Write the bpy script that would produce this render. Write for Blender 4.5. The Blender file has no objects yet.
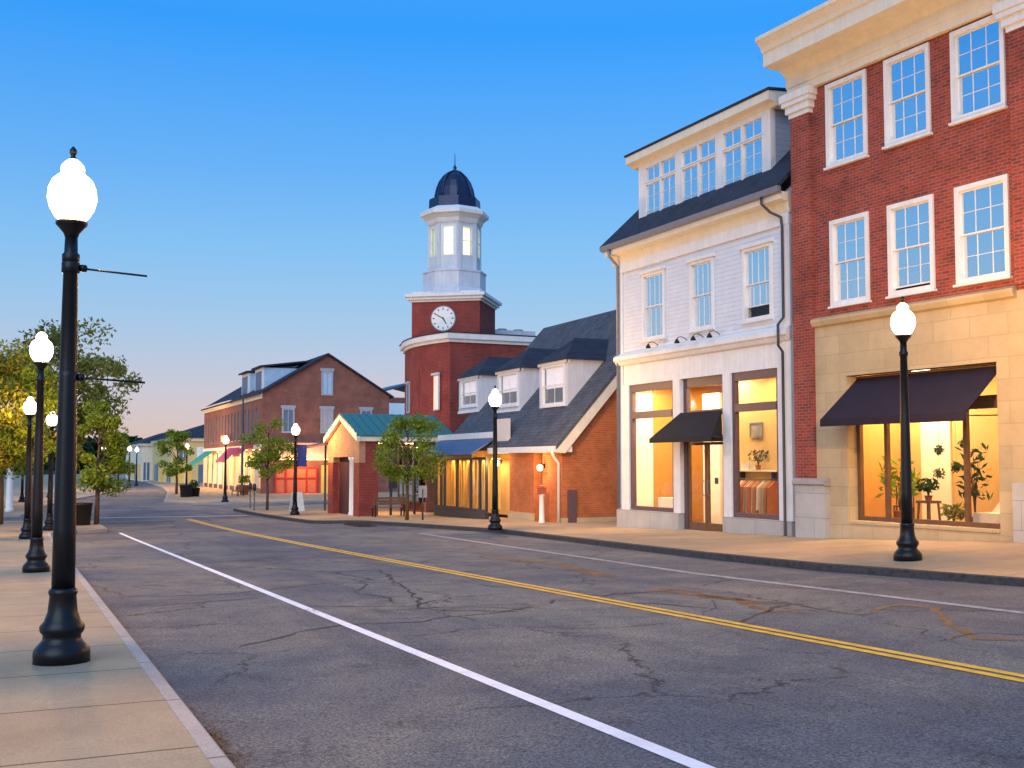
import bpy, bmesh, math, random
from math import sin, cos, pi, radians as R
import numpy as np
random.seed(7); rng = np.random.default_rng(7)
S = bpy.context.scene; C = S.collection
CZ = 3.0                                    # camera height above the flat far end of the street

# ---------------------------------------------------------------- camera, sky, sun, exposure
cam = bpy.data.cameras.new('camera'); co = bpy.data.objects.new('camera', cam); C.objects.link(co)
cam.sensor_width = 36; cam.lens = 36*1100/1024; cam.shift_y = 15.6/1024
cam.clip_start = .1; cam.clip_end = 6000
co.location = (0, 0, CZ); co.rotation_euler = (R(90+3.3), 0, R(-24.235)); S.camera = co
S.render.resolution_x, S.render.resolution_y = 1024, 768

SUN_EL, SUN_AZ = 3.0, 222.0                 # low behind the camera's left shoulder (compass from +Y, clockwise)
W = bpy.data.worlds.new('World'); S.world = W; W.use_nodes = True
wn, wl = W.node_tree.nodes, W.node_tree.links
bg = wn['Background']
sky = wn.new('ShaderNodeTexSky'); sky.sky_type = 'NISHITA'; sky.sun_disc = False
sky.sun_elevation = R(SUN_EL); sky.sun_rotation = R(SUN_AZ); sky.altitude = 0
sky.air_density = 1.0; sky.dust_density = 0.6; sky.ozone_density = 3.0
# the clear dusk sky: Nishita, graded by height above the horizon (rosy belt low down, deeper blue higher up)
gtc = wn.new('ShaderNodeTexCoord'); gsp = wn.new('ShaderNodeSeparateXYZ'); wl.new(gtc.outputs['Generated'], gsp.inputs[0])
grp = wn.new('ShaderNodeValToRGB'); ge = grp.color_ramp.elements
TINT = [(0, (.44, .42, .95)), (.05, (.47, .41, .78)), (.125, (.45, .37, .47)), (.185, (.40, .385, .465)), (.26, (.27, .41, .54)), (.37, (.12, .41, .66)), (.62, (.34, .46, .62)), (1, (.40, .48, .60))]
ge[0].position = 0; ge[0].color = (*TINT[0][1], 1); ge[1].position = 1; ge[1].color = (*TINT[-1][1], 1)
for p_, c_ in TINT[1:-1]: e_ = ge.new(p_); e_.color = (*c_, 1)
wl.new(gsp.outputs[2], grp.inputs[0])
gm = wn.new('ShaderNodeVectorMath'); gm.operation = 'MULTIPLY'; wl.new(sky.outputs[0], gm.inputs[0]); wl.new(grp.outputs[0], gm.inputs[1])
g2 = wn.new('ShaderNodeVectorMath'); g2.operation = 'SCALE'; g2.inputs['Scale'].default_value = 2.0; wl.new(gm.outputs[0], g2.inputs[0])
# scattered twilight, even all round
trp = wn.new('ShaderNodeValToRGB'); te = trp.color_ramp.elements
def lin(c): return tuple(((v/255+.055)/1.055)**2.4 if v > 10 else v/255/12.92 for v in c)
TW = [(0, (232, 196, 184)), (.05, (214, 203, 208)), (.125, (168, 204, 236)), (.185, (138, 198, 246)), (.26, (106, 180, 250)), (.37, (56, 160, 254)), (.62, (104, 172, 248)), (1, (110, 176, 246))]
te[0].position = 0; te[0].color = (*lin(TW[0][1]), 1); te[1].position = 1; te[1].color = (*lin(TW[-1][1]), 1)
for p_, c_ in TW[1:-1]: e_ = te.new(p_); e_.color = (*lin(c_), 1)
wl.new(gsp.outputs[2], trp.inputs[0])
g3 = wn.new('ShaderNodeVectorMath'); g3.operation = 'SCALE'; g3.inputs['Scale'].default_value = .88/.10/2**2.15*1.06; wl.new(trp.outputs[0], g3.inputs[0])
g2.inputs['Scale'].default_value = 2.0*.14
g4 = wn.new('ShaderNodeVectorMath'); wl.new(g2.outputs[0], g4.inputs[0]); wl.new(g3.outputs[0], g4.inputs[1])
wl.new(g4.outputs[0], bg.inputs[0]); bg.inputs[1].default_value = 0.10
sd = bpy.data.lights.new('sun', 'SUN'); sd.energy = .42; sd.angle = R(55); sd.color = (.84, .92, 1)
so = bpy.data.objects.new('sun', sd); C.objects.link(so)
so.rotation_euler = (R(90-32), 0, R(180-SUN_AZ))
S.view_settings.view_transform = 'Standard'; S.view_settings.look = 'None'
S.view_settings.exposure = 2.03; S.view_settings.gamma = 1.0
S.cycles.use_denoising = True
S.cycles.max_bounces = 8; S.cycles.sample_clamp_indirect = 6
LAMP_W = 540.0

# ---------------------------------------------------------------- materials
M = {}
def mat(name, base=(.5, .5, .5), rough=.7, metal=0, var=.12, scale=6, bump=0, spec=.4, bscale=None, streak=0):
    """plain surface with a soft blotch of its own"""
    m = bpy.data.materials.new(name); m.use_nodes = True; n, l = m.node_tree.nodes, m.node_tree.links
    p = n['Principled BSDF']; p.inputs['Roughness'].default_value = rough; p.inputs['Metallic'].default_value = metal
    p.inputs['Specular IOR Level'].default_value = spec
    tc = n.new('ShaderNodeTexCoord'); no = n.new('ShaderNodeTexNoise'); no.inputs['Scale'].default_value = scale
    no.inputs['Detail'].default_value = 6; no.inputs['Roughness'].default_value = .65
    l.new(tc.outputs['Object'], no.inputs['Vector'])
    r = n.new('ShaderNodeMapRange'); r.inputs[1].default_value = .3; r.inputs[2].default_value = .7
    r.inputs[3].default_value = 1-var; r.inputs[4].default_value = 1+var
    l.new(no.outputs[0], r.inputs[0])
    mx = n.new('ShaderNodeVectorMath'); mx.operation = 'SCALE'; mx.inputs[0].default_value = base
    l.new(r.outputs[0], mx.inputs['Scale']); l.new(mx.outputs[0], p.inputs['Base Color'])
    if streak:
        mp = n.new('ShaderNodeMapping'); mp.inputs['Scale'].default_value = (5, 5, .45); l.new(tc.outputs['Object'], mp.inputs['Vector'])
        n3 = n.new('ShaderNodeTexNoise'); n3.inputs['Scale'].default_value = 1.6; n3.inputs['Detail'].default_value = 7; n3.inputs['Roughness'].default_value = .7; l.new(mp.outputs[0], n3.inputs['Vector'])
        r3 = n.new('ShaderNodeMapRange'); r3.inputs[1].default_value = .35; r3.inputs[2].default_value = .68; r3.inputs[3].default_value = 1.03; r3.inputs[4].default_value = 1-streak; l.new(n3.outputs[0], r3.inputs[0])
        m3 = n.new('ShaderNodeVectorMath'); m3.operation = 'SCALE'; l.new(mx.outputs[0], m3.inputs[0]); l.new(r3.outputs[0], m3.inputs['Scale']); l.new(m3.outputs[0], p.inputs['Base Color'])
    if bump:
        n2 = n.new('ShaderNodeTexNoise'); n2.inputs['Scale'].default_value = bscale or scale*8; n2.inputs['Detail'].default_value = 4
        l.new(tc.outputs['Object'], n2.inputs['Vector'])
        b = n.new('ShaderNodeBump'); b.inputs['Strength'].default_value = bump; b.inputs['Distance'].default_value = .01
        l.new(n2.outputs[0], b.inputs['Height']); l.new(b.outputs[0], p.inputs['Normal'])
    M[name] = m; return m
def wall_uv(n, l):
    """(along the wall, up) from object space, whichever way the wall faces"""
    tc = n.new('ShaderNodeTexCoord'); sp = n.new('ShaderNodeSeparateXYZ'); sn = n.new('ShaderNodeSeparateXYZ')
    l.new(tc.outputs['Object'], sp.inputs[0]); l.new(tc.outputs['Normal'], sn.inputs[0])
    ab = n.new('ShaderNodeMath'); ab.operation = 'ABSOLUTE'; l.new(sn.outputs[0], ab.inputs[0])
    gt = n.new('ShaderNodeMath'); gt.operation = 'GREATER_THAN'; gt.inputs[1].default_value = .7; l.new(ab.outputs[0], gt.inputs[0])
    mx = n.new('ShaderNodeMix'); mx.data_type = 'FLOAT'
    l.new(gt.outputs[0], mx.inputs[0]); l.new(sp.outputs[0], mx.inputs[2]); l.new(sp.outputs[1], mx.inputs[3])
    cb = n.new('ShaderNodeCombineXYZ'); l.new(mx.outputs[0], cb.inputs[0]); l.new(sp.outputs[2], cb.inputs[1])
    return tc, cb, sp
def brick(name, c1, c2, mortar, bw=.215, bh=.075, ms=.012, rough=.85, bump=.35, var=.25, off=.5):
    m = bpy.data.materials.new(name); m.use_nodes = True; n, l = m.node_tree.nodes, m.node_tree.links
    p = n['Principled BSDF']; p.inputs['Roughness'].default_value = rough; p.inputs['Specular IOR Level'].default_value = .2
    tc, uv, _ = wall_uv(n, l)
    b = n.new('ShaderNodeTexBrick'); b.inputs['Scale'].default_value = 1; b.offset = off
    b.inputs['Color1'].default_value = (*c1, 1); b.inputs['Color2'].default_value = (*c2, 1); b.inputs['Mortar'].default_value = (*mortar, 1)
    b.inputs['Brick Width'].default_value = bw; b.inputs['Row Height'].default_value = bh; b.inputs['Mortar Size'].default_value = ms
    b.inputs['Mortar Smooth'].default_value = .3; b.inputs['Bias'].default_value = 0
    l.new(uv.outputs[0], b.inputs['Vector'])
    no = n.new('ShaderNodeTexNoise'); no.inputs['Scale'].default_value = 1.1; no.inputs['Detail'].default_value = 7; no.inputs['Roughness'].default_value = .7
    l.new(tc.outputs['Object'], no.inputs['Vector'])
    r = n.new('ShaderNodeMapRange'); r.inputs[1].default_value = .3; r.inputs[2].default_value = .7; r.inputs[3].default_value = 1-var; r.inputs[4].default_value = 1+var
    l.new(no.outputs[0], r.inputs[0])
    sc = n.new('ShaderNodeVectorMath'); sc.operation = 'SCALE'; l.new(b.outputs[0], sc.inputs[0]); l.new(r.outputs[0], sc.inputs['Scale'])
    l.new(sc.outputs[0], p.inputs['Base Color'])
    bp = n.new('ShaderNodeBump'); bp.inputs['Strength'].default_value = bump; bp.inputs['Distance'].default_value = .008; bp.invert = True
    l.new(b.outputs['Fac'], bp.inputs['Height']); l.new(bp.outputs[0], p.inputs['Normal'])
    M[name] = m; return m
def siding(name, base, pitch=.13):
    m = bpy.data.materials.new(name); m.use_nodes = True; n, l = m.node_tree.nodes, m.node_tree.links
    p = n['Principled BSDF']; p.inputs['Roughness'].default_value = .6
    tc, uv, sp = wall_uv(n, l)
    d = n.new('ShaderNodeMath'); d.operation = 'DIVIDE'; d.inputs[1].default_value = pitch; l.new(sp.outputs[2], d.inputs[0])
    fr = n.new('ShaderNodeMath'); fr.operation = 'FRACT'; l.new(d.outputs[0], fr.inputs[0])
    rp = n.new('ShaderNodeValToRGB'); e = rp.color_ramp.elements
    e[0].position = 0; e[0].color = (.55, .55, .55, 1); e[1].position = .10; e[1].color = (1, 1, 1, 1)
    l.new(fr.outputs[0], rp.inputs[0])
    no = n.new('ShaderNodeTexNoise'); no.inputs['Scale'].default_value = 2.5; no.inputs['Detail'].default_value = 5; l.new(tc.outputs['Object'], no.inputs['Vector'])
    r = n.new('ShaderNodeMapRange'); r.inputs[1].default_value = .3; r.inputs[2].default_value = .7; r.inputs[3].default_value = .92; r.inputs[4].default_value = 1.04
    l.new(no.outputs[0], r.inputs[0])
    mx = n.new('ShaderNodeVectorMath'); mx.operation = 'SCALE'; mx.inputs[0].default_value = base; l.new(r.outputs[0], mx.inputs['Scale'])
    mu = n.new('ShaderNodeVectorMath'); mu.operation = 'MULTIPLY'; l.new(mx.outputs[0], mu.inputs[0]); l.new(rp.outputs[0], mu.inputs[1])
    l.new(mu.outputs[0], p.inputs['Base Color'])
    b = n.new('ShaderNodeBump'); b.inputs['Strength'].default_value = .7; b.inputs['Distance'].default_value = .02; b.invert = True
    l.new(fr.outputs[0], b.inputs['Height']); l.new(b.outputs[0], p.inputs['Normal'])
    M[name] = m
def shingle(name, c):
    brick(name, tuple(x*.86 for x in c), tuple(x*1.16 for x in c), tuple(x*.62 for x in c), bw=.26, bh=.13, ms=.01, rough=.9, bump=.3, var=.28)
def glass(name, tint=(.85, .92, 1), refl=.4, rough=.02):
    m = bpy.data.materials.new(name); m.use_nodes = True; n, l = m.node_tree.nodes, m.node_tree.links
    n.remove(n['Principled BSDF']); out = n['Material Output']
    t = n.new('ShaderNodeBsdfTransparent'); t.inputs[0].default_value = (*tint, 1)
    g = n.new('ShaderNodeBsdfGlossy'); g.inputs['Roughness'].default_value = rough; g.inputs['Color'].default_value = (1, 1, 1, 1)
    tc = n.new('ShaderNodeTexCoord'); no = n.new('ShaderNodeTexNoise'); no.inputs['Scale'].default_value = 1.3; l.new(tc.outputs['Object'], no.inputs['Vector'])
    b = n.new('ShaderNodeBump'); b.inputs['Strength'].default_value = .06; b.inputs['Distance'].default_value = .05
    l.new(no.outputs[0], b.inputs['Height']); l.new(b.outputs[0], g.inputs['Normal'])
    lf = n.new('ShaderNodeLayerWeight'); lf.inputs[0].default_value = .5; lw = n.new('ShaderNodeMath'); lw.operation = 'POWER'; lw.inputs[1].default_value = 5; l.new(lf.outputs['Facing'], lw.inputs[0])
    ad = n.new('ShaderNodeMath'); ad.operation = 'ADD'; ad.inputs[1].default_value = refl; ad.use_clamp = True; l.new(lw.outputs[0], ad.inputs[0])
    mx = n.new('ShaderNodeMixShader'); l.new(ad.outputs[0], mx.inputs[0]); l.new(t.outputs[0], mx.inputs[1]); l.new(g.outputs[0], mx.inputs[2])
    l.new(mx.outputs[0], out.inputs[0]); M[name] = m
def emit(name, col, e):
    m = bpy.data.materials.new(name); m.use_nodes = True; n, l = m.node_tree.nodes, m.node_tree.links
    p = n['Principled BSDF']; p.inputs['Base Color'].default_value = (*col, 1)
    p.inputs['Emission Color'].default_value = (*col, 1); p.inputs['Emission Strength'].default_value = e
    p.inputs['Roughness'].default_value = .4; m.cycles.emission_sampling = 'NONE'; M[name] = m
def chipped(name, col, amt, under=(.11, .11, .12)):
    m = mat(name, col, .7, var=.12, scale=4); n, l = m.node_tree.nodes, m.node_tree.links; p = n['Principled BSDF']; src = p.inputs['Base Color'].links[0].from_socket
    tc = n.new('ShaderNodeTexCoord'); a = n.new('ShaderNodeTexNoise'); a.inputs['Scale'].default_value = 26; a.inputs['Detail'].default_value = 8; a.inputs['Roughness'].default_value = .75; l.new(tc.outputs['Object'], a.inputs['Vector'])
    b = n.new('ShaderNodeTexNoise'); b.inputs['Scale'].default_value = .9; b.inputs['Detail'].default_value = 4; l.new(tc.outputs['Object'], b.inputs['Vector'])
    ad = n.new('ShaderNodeMath'); ad.operation = 'MULTIPLY_ADD'; ad.inputs[1].default_value = .6; l.new(b.outputs[0], ad.inputs[0]); l.new(a.outputs[0], ad.inputs[2])
    r = n.new('ShaderNodeMapRange'); r.inputs[1].default_value = .98-amt; r.inputs[2].default_value = 1.06-amt; l.new(ad.outputs[0], r.inputs[0])
    mx = n.new('ShaderNodeMix'); mx.data_type = 'RGBA'; l.new(r.outputs[0], mx.inputs[0]); l.new(src, mx.inputs[6]); mx.inputs[7].default_value = (*under, 1); l.new(mx.outputs[2], p.inputs['Base Color'])
def globe_mat():
    m = bpy.data.materials.new('globe'); m.use_nodes = True; n, l = m.node_tree.nodes, m.node_tree.links; n.remove(n['Principled BSDF'])
    e = n.new('ShaderNodeEmission'); e.inputs[0].default_value = (1, .88, .62, 1); e.inputs[1].default_value = 2.2
    t = n.new('ShaderNodeBsdfTransparent'); t.inputs[0].default_value = (1, .98, .94, 1); mx = n.new('ShaderNodeMixShader'); mx.inputs[0].default_value = .5
    l.new(e.outputs[0], mx.inputs[1]); l.new(t.outputs[0], mx.inputs[2]); l.new(mx.outputs[0], n['Material Output'].inputs[0]); m.cycles.emission_sampling = 'NONE'; M['globe'] = m
def leafmat(name, a, b):
    m = bpy.data.materials.new(name); m.use_nodes = True; n, l = m.node_tree.nodes, m.node_tree.links
    p = n['Principled BSDF']; p.inputs['Roughness'].default_value = .6; p.inputs['Specular IOR Level'].default_value = .25
    g = n.new('ShaderNodeNewGeometry'); rp = n.new('ShaderNodeValToRGB'); e = rp.color_ramp.elements
    e[0].color = (*a, 1); e[1].color = (*b, 1); l.new(g.outputs['Random Per Island'], rp.inputs[0])
    l.new(rp.outputs[0], p.inputs['Base Color'])
    tr = n.new('ShaderNodeBsdfTranslucent'); l.new(rp.outputs[0], tr.inputs[0])
    mx = n.new('ShaderNodeMixShader'); mx.inputs[0].default_value = .4
    l.new(p.outputs[0], mx.inputs[1]); l.new(tr.outputs[0], mx.inputs[2]); l.new(mx.outputs[0], n['Material Output'].inputs[0]); M[name] = m

brick('red_brick', (.36, .056, .036), (.19, .040, .036), (.27, .13, .095), var=.34)
brick('orange_brick', (.50, .13, .04), (.38, .095, .032), (.40, .18, .08))
brick('dark_red_brick', (.27, .035, .028), (.20, .03, .028), (.22, .09, .07))
brick('brown_brick', (.27, .09, .06), (.20, .065, .05), (.25, .15, .12)); brick('kiosk_brick', (.46, .24, .14), (.38, .18, .10), (.44, .28, .18))
brick('stone_block', (.50, .39, .23), (.44, .34, .20), (.40, .31, .18), bw=.95, bh=.46, ms=.012, rough=.8, bump=.2, var=.13)
brick('grey_stone', (.44, .43, .40), (.38, .37, .35), (.2, .2, .2), bw=1.3, bh=.6, ms=.006, rough=.8, bump=.2, var=.14)
siding('white_siding', (.66, .69, .73)); siding('grey_siding', (.36, .40, .46), .16)
shingle('roof_shingle', (.085, .092, .108)); shingle('dark_roof', (.035, .042, .062))
mat('white_paint', (.76, .76, .74), .6, var=.06, scale=3, streak=.11, bump=.1); mat('cream_paint', (.76, .70, .56), .6, var=.06, scale=2, streak=.10)
mat('grey_white_paint', (.60, .63, .68), .6, var=.06, scale=2, streak=.14)
mat('mauve_paint', (.12, .07, .075), .5, var=.1); mat('brown_wood', (.14, .07, .035), .5, var=.2)
mat('black_metal', (.006, .006, .008), .38, metal=0, var=.2, scale=12, spec=.35, bump=.15, bscale=40)
mat('dark_metal', (.03, .035, .045), .4, var=.2, spec=.5); mat('grey_metal', (.22, .23, .26), .45, metal=.3, var=.12)
mat('awning_cloth', (.014, .009, .022), .85, var=.2, scale=3); mat('black_cloth', (.010, .010, .012), .8, var=.2)
mat('green_metal', (.035, .16, .15), .45, var=.15, spec=.5); mat('blue_metal', (.05, .09, .17), .45, var=.15, spec=.5)
mat('green_cloth', (.02, .28, .2), .7); mat('red_cloth', (.55, .03, .06), .7); mat('magenta_cloth', (.5, .02, .12), .7)
mat('blue_dome', (.012, .02, .06), .35, metal=.4, var=.3, scale=2, spec=.6)
mat('granite', (.36, .33, .31), .8, var=.12, scale=3, bump=.4, bscale=60)
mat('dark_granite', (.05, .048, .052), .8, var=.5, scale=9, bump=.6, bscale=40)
mat('warm_wall', (.58, .39, .17), .8, var=.06, scale=1.5); mat('amber_wall', (.50, .24, .06), .8, var=.1, scale=1.5)
mat('white_wall', (.85, .82, .72), .8, var=.03); mat('wood_floor', (.34, .18, .08), .5, var=.2, scale=3)
mat('blind', (.78, .86, .93), .8, var=.06, scale=2); mat('dark_blind', (.10, .17, .26), .8, var=.15, scale=2)
mat('mid_blind', (.38, .55, .72), .8, var=.12, scale=2)
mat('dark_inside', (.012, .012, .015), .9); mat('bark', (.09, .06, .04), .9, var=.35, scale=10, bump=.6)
mat('soil', (.04, .03, .02), .9); mat('pot_black', (.012, .013, .013), .6); mat('terracotta', (.3, .1, .05), .8)
mat('white_cloth', (.7, .66, .58), .9, var=.08); mat('orange_fabric', (.5, .16, .05), .9); mat('pink_fabric', (.55, .3, .28), .9); mat('tan_fabric', (.5, .36, .2), .9)
mat('blue_banner', (.03, .05, .2), .8); mat('red_dull', (.36, .10, .06), .6); mat('red_paint', (.5, .03, .02), .5); mat('frame_grey', (.36, .38, .42), .6); mat('door_maroon', (.045, .014, .02), .6); mat('red_glow', (.62, .16, .07), .7); mat('sign_salmon', (.6, .33, .24), .7); mat('board_cream', (.66, .60, .54), .7, var=.05)
mat('yellow_wall', (.62, .50, .22), .8, var=.08, scale=.6); chipped('line_white', (.80, .80, .84), .07); chipped('line_worn', (.62, .62, .64), .20); chipped('line_yellow', (.80, .40, .03), .12)
mat('line_worn', (.30, .30, .32), .8, var=.5, scale=7); mat('line_yellow', (.78, .42, .03), .7, var=.3, scale=5)
mat('crack_tar', (.018, .016, .018), .7, var=.4, scale=5); mat('crack_rust', (.17, .085, .035), .8, var=.4, scale=3)
mat('clock_white', (.8, .8, .76), .5, var=.02); mat('curtain_lit_yellow', (.80, .52, .12), .9, var=.1, scale=2)  # yellow of the curtains; on plain windows it stands for lamplight inside
mat('litter', (.16, .09, .03), .9, var=.5, scale=30); mat('hill_green', (.02, .03, .025), .95, var=.4, scale=.1); mat('iron_grate', (.01, .01, .01), .6)
glass('window_glass', refl=.72); glass('plain_glass', (.9, .95, 1), .12); glass('shop_glass', (.97, .96, .92), refl=.02); glass('lantern_glass', (.95, .98, .9), .05)
globe_mat(); emit('wall_lamp', (1.0, .72, .32), 3)
emit('ceiling_lamp', (1.0, .70, .34), 2); emit('bright_lamp', (1.0, .84, .58), 2); emit('lantern_lamp', (1.0, .95, .66), .35); emit('lit_window', (1.0, .62, .48), .12); emit('lit_shade', (.95, .74, .66), .16)
emit('red_light', (1.0, .18, .05), .5); emit('shop_lamp', (1.0, .66, .25), 2)
leafmat('leaf_green', (.10, .19, .012), (.28, .36, .04)); leafmat('leaf_gold', (.12, .15, .015), (.27, .27, .03))
leafmat('leaf_grey', (.12, .17, .03), (.26, .27, .07)); leafmat('leaf_dark', (.012, .04, .02), (.04, .09, .03))

def asphalt():
    m = bpy.data.materials.new('asphalt'); m.use_nodes = True; n, l = m.node_tree.nodes, m.node_tree.links
    p = n['Principled BSDF']; p.inputs['Roughness'].default_value = .88; p.inputs['Specular IOR Level'].default_value = .3
    tc = n.new('ShaderNodeTexCoord')
    def noise(s, d=6, ro=.6, vec=None, dist=0):
        x = n.new('ShaderNodeTexNoise'); x.inputs['Scale'].default_value = s; x.inputs['Detail'].default_value = d; x.inputs['Roughness'].default_value = ro
        x.inputs['Distortion'].default_value = dist
        l.new(vec or tc.outputs['Object'], x.inputs['Vector']); return x
    def mapr(i, a, b, c, d):
        r = n.new('ShaderNodeMapRange'); r.inputs[1].default_value = a; r.inputs[2].default_value = b; r.inputs[3].default_value = c; r.inputs[4].default_value = d
        l.new(i, r.inputs[0]); return r.outputs[0]
    def mixc(f, a, b, bl='MIX'):
        x = n.new('ShaderNodeMix'); x.data_type = 'RGBA'; x.blend_type = bl
        if isinstance(f, float): x.inputs[0].default_value = f
        else: l.new(f, x.inputs[0])
        for s_, v in ((x.inputs[6], a), (x.inputs[7], b)):
            if isinstance(v, tuple): s_.default_value = (*v, 1)
            else: l.new(v, s_)
        return x.outputs[2]
    big = noise(.22, 5, .6, dist=.6); mid = noise(1.1, 6, .7, dist=.4); fine = noise(38, 3, .8); gr = noise(90, 2, .8)
    c = mixc(mapr(big.outputs[0], .36, .64, 0, 1), (.084, .096, .116), (.195, .180, .148))  # bluish and brownish blotches: skylight and lamplight tones put into the colour
    c = mixc(mapr(mid.outputs[0], .45, .72, 0, .65), c, (.052, .058, .080))
    mp = n.new('ShaderNodeMapping'); mp.inputs['Scale'].default_value = (1.0, .10, 1); mp.inputs['Location'].default_value = (3, 1, 0); l.new(tc.outputs['Object'], mp.inputs['Vector'])
    c = mixc(mapr(noise(.9, 4, .6, mp.outputs[0], .3).outputs[0], .50, .66, 0, .55), c, (.055, .062, .088))
    c = mixc(mapr(noise(.5, 6, .75, None, 1.2).outputs[0], .56, .64, 0, .5), c, (.042, .042, .048))
    sc = n.new('ShaderNodeVectorMath'); sc.operation = 'SCALE'; l.new(c, sc.inputs[0]); l.new(mapr(fine.outputs[0], .34, .66, .35, 1.75), sc.inputs['Scale'])
    # aggregate specks
    sc2 = n.new('ShaderNodeVectorMath'); sc2.operation = 'SCALE'; l.new(sc.outputs[0], sc2.inputs[0]); l.new(mapr(gr.outputs[0], .38, .68, .6, 1.6), sc2.inputs['Scale'])
    # fine net of cracks
    ws = n.new('ShaderNodeVectorMath'); ws.operation = 'SCALE'; ws.inputs['Scale'].default_value = .9; w = noise(1.4, 5, .7); l.new(w.outputs[1], ws.inputs[0])
    ad = n.new('ShaderNodeVectorMath'); l.new(tc.outputs['Object'], ad.inputs[0]); l.new(ws.outputs[0], ad.inputs[1])
    vo = n.new('ShaderNodeTexVoronoi'); vo.feature = 'DISTANCE_TO_EDGE'; vo.inputs['Scale'].default_value = .33; l.new(ad.outputs[0], vo.inputs['Vector'])
    cr = mapr(vo.outputs['Distance'], .002, .012, 1, 0); mk = mapr(noise(.35, 3).outputs[0], .44, .52, 0, .85)
    mm = n.new('ShaderNodeMath'); mm.operation = 'MULTIPLY'; l.new(cr, mm.inputs[0]); l.new(mk, mm.inputs[1])
    c = mixc(mm.outputs[0], sc2.outputs[0], (.015, .014, .016)); l.new(c, p.inputs['Base Color'])
    b = n.new('ShaderNodeBump'); b.inputs['Strength'].default_value = .5; b.inputs['Distance'].default_value = .006
    l.new(fine.outputs[0], b.inputs['Height']); l.new(b.outputs[0], p.inputs['Normal'])
    M['asphalt'] = m
asphalt()
def paving(name, base, step, lines_x=None, dark=.45):
    m = bpy.data.materials.new(name); m.use_nodes = True; n, l = m.node_tree.nodes, m.node_tree.links
    p = n['Principled BSDF']; p.inputs['Roughness'].default_value = .85; p.inputs['Specular IOR Level'].default_value = .25
    tc = n.new('ShaderNodeTexCoord'); sp = n.new('ShaderNodeSeparateXYZ'); l.new(tc.outputs['Object'], sp.inputs[0])
    wob = n.new('ShaderNodeTexNoise'); wob.inputs['Scale'].default_value = 2; wob.inputs['Detail'].default_value = 6; l.new(tc.outputs['Object'], wob.inputs['Vector'])
    def line(sock, s, off, wd):
        a = n.new('ShaderNodeMath'); a.operation = 'MULTIPLY_ADD'; a.inputs[1].default_value = .06; l.new(wob.outputs[0], a.inputs[0]); l.new(sock, a.inputs[2])
        a2 = n.new('ShaderNodeMath'); a2.operation = 'ADD'; a2.inputs[1].default_value = off; l.new(a.outputs[0], a2.inputs[0])
        d = n.new('ShaderNodeMath'); d.operation = 'DIVIDE'; d.inputs[1].default_value = s; l.new(a2.outputs[0], d.inputs[0])
        f = n.new('ShaderNodeMath'); f.operation = 'FRACT'; l.new(d.outputs[0], f.inputs[0])
        q = n.new('ShaderNodeMath'); q.operation = 'LESS_THAN'; q.inputs[1].default_value = wd/s; l.new(f.outputs[0], q.inputs[0]); return q.outputs[0]
    k = line(sp.outputs[1], step, 1.17, .03)
    if lines_x:
        k2 = line(sp.outputs[0], lines_x, .0, .015); mxm = n.new('ShaderNodeMath'); mxm.operation = 'MAXIMUM'; l.new(k, mxm.inputs[0]); l.new(k2, mxm.inputs[1]); k = mxm.outputs[0]
    no = n.new('ShaderNodeTexNoise'); no.inputs['Scale'].default_value = .7; no.inputs['Detail'].default_value = 8; no.inputs['Roughness'].default_value = .7; l.new(tc.outputs['Object'], no.inputs['Vector'])
    fi = n.new('ShaderNodeTexNoise'); fi.inputs['Scale'].default_value = 60; fi.inputs['Detail'].default_value = 3; l.new(tc.outputs['Object'], fi.inputs['Vector'])
    r = n.new('ShaderNodeMapRange'); r.inputs[1].default_value = .3; r.inputs[2].default_value = .7; r.inputs[3].default_value = .78; r.inputs[4].default_value = 1.18; l.new(no.outputs[0], r.inputs[0])
    r2 = n.new('ShaderNodeMapRange'); r2.inputs[1].default_value = .3; r2.inputs[2].default_value = .7; r2.inputs[3].default_value = .82; r2.inputs[4].default_value = 1.16; l.new(fi.outputs[0], r2.inputs[0])
    mu = n.new('ShaderNodeMath'); mu.operation = 'MULTIPLY'; l.new(r.outputs[0], mu.inputs[0]); l.new(r2.outputs[0], mu.inputs[1])
    sc = n.new('ShaderNodeVectorMath'); sc.operation = 'SCALE'; sc.inputs[0].default_value = base; l.new(mu.outputs[0], sc.inputs['Scale'])
    mx = n.new('ShaderNodeMix'); mx.data_type = 'RGBA'; l.new(k, mx.inputs[0]); l.new(sc.outputs[0], mx.inputs[6]); mx.inputs[7].default_value = (*[b*dark for b in base], 1)
    l.new(mx.outputs[2], p.inputs['Base Color'])
    bp = n.new('ShaderNodeBump'); bp.inputs['Strength'].default_value = .3; bp.inputs['Distance'].default_value = .004; l.new(fi.outputs[0], bp.inputs['Height']); l.new(bp.outputs[0], p.inputs['Normal'])
    M[name] = m
paving('kerb_granite', (.40, .36, .33), 1.95, None, .4); paving('concrete', (.36, .285, .19), 1.63, None, .32); paving('right_concrete', (.42, .29, .17), 1.5, 1.45, .7)

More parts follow.
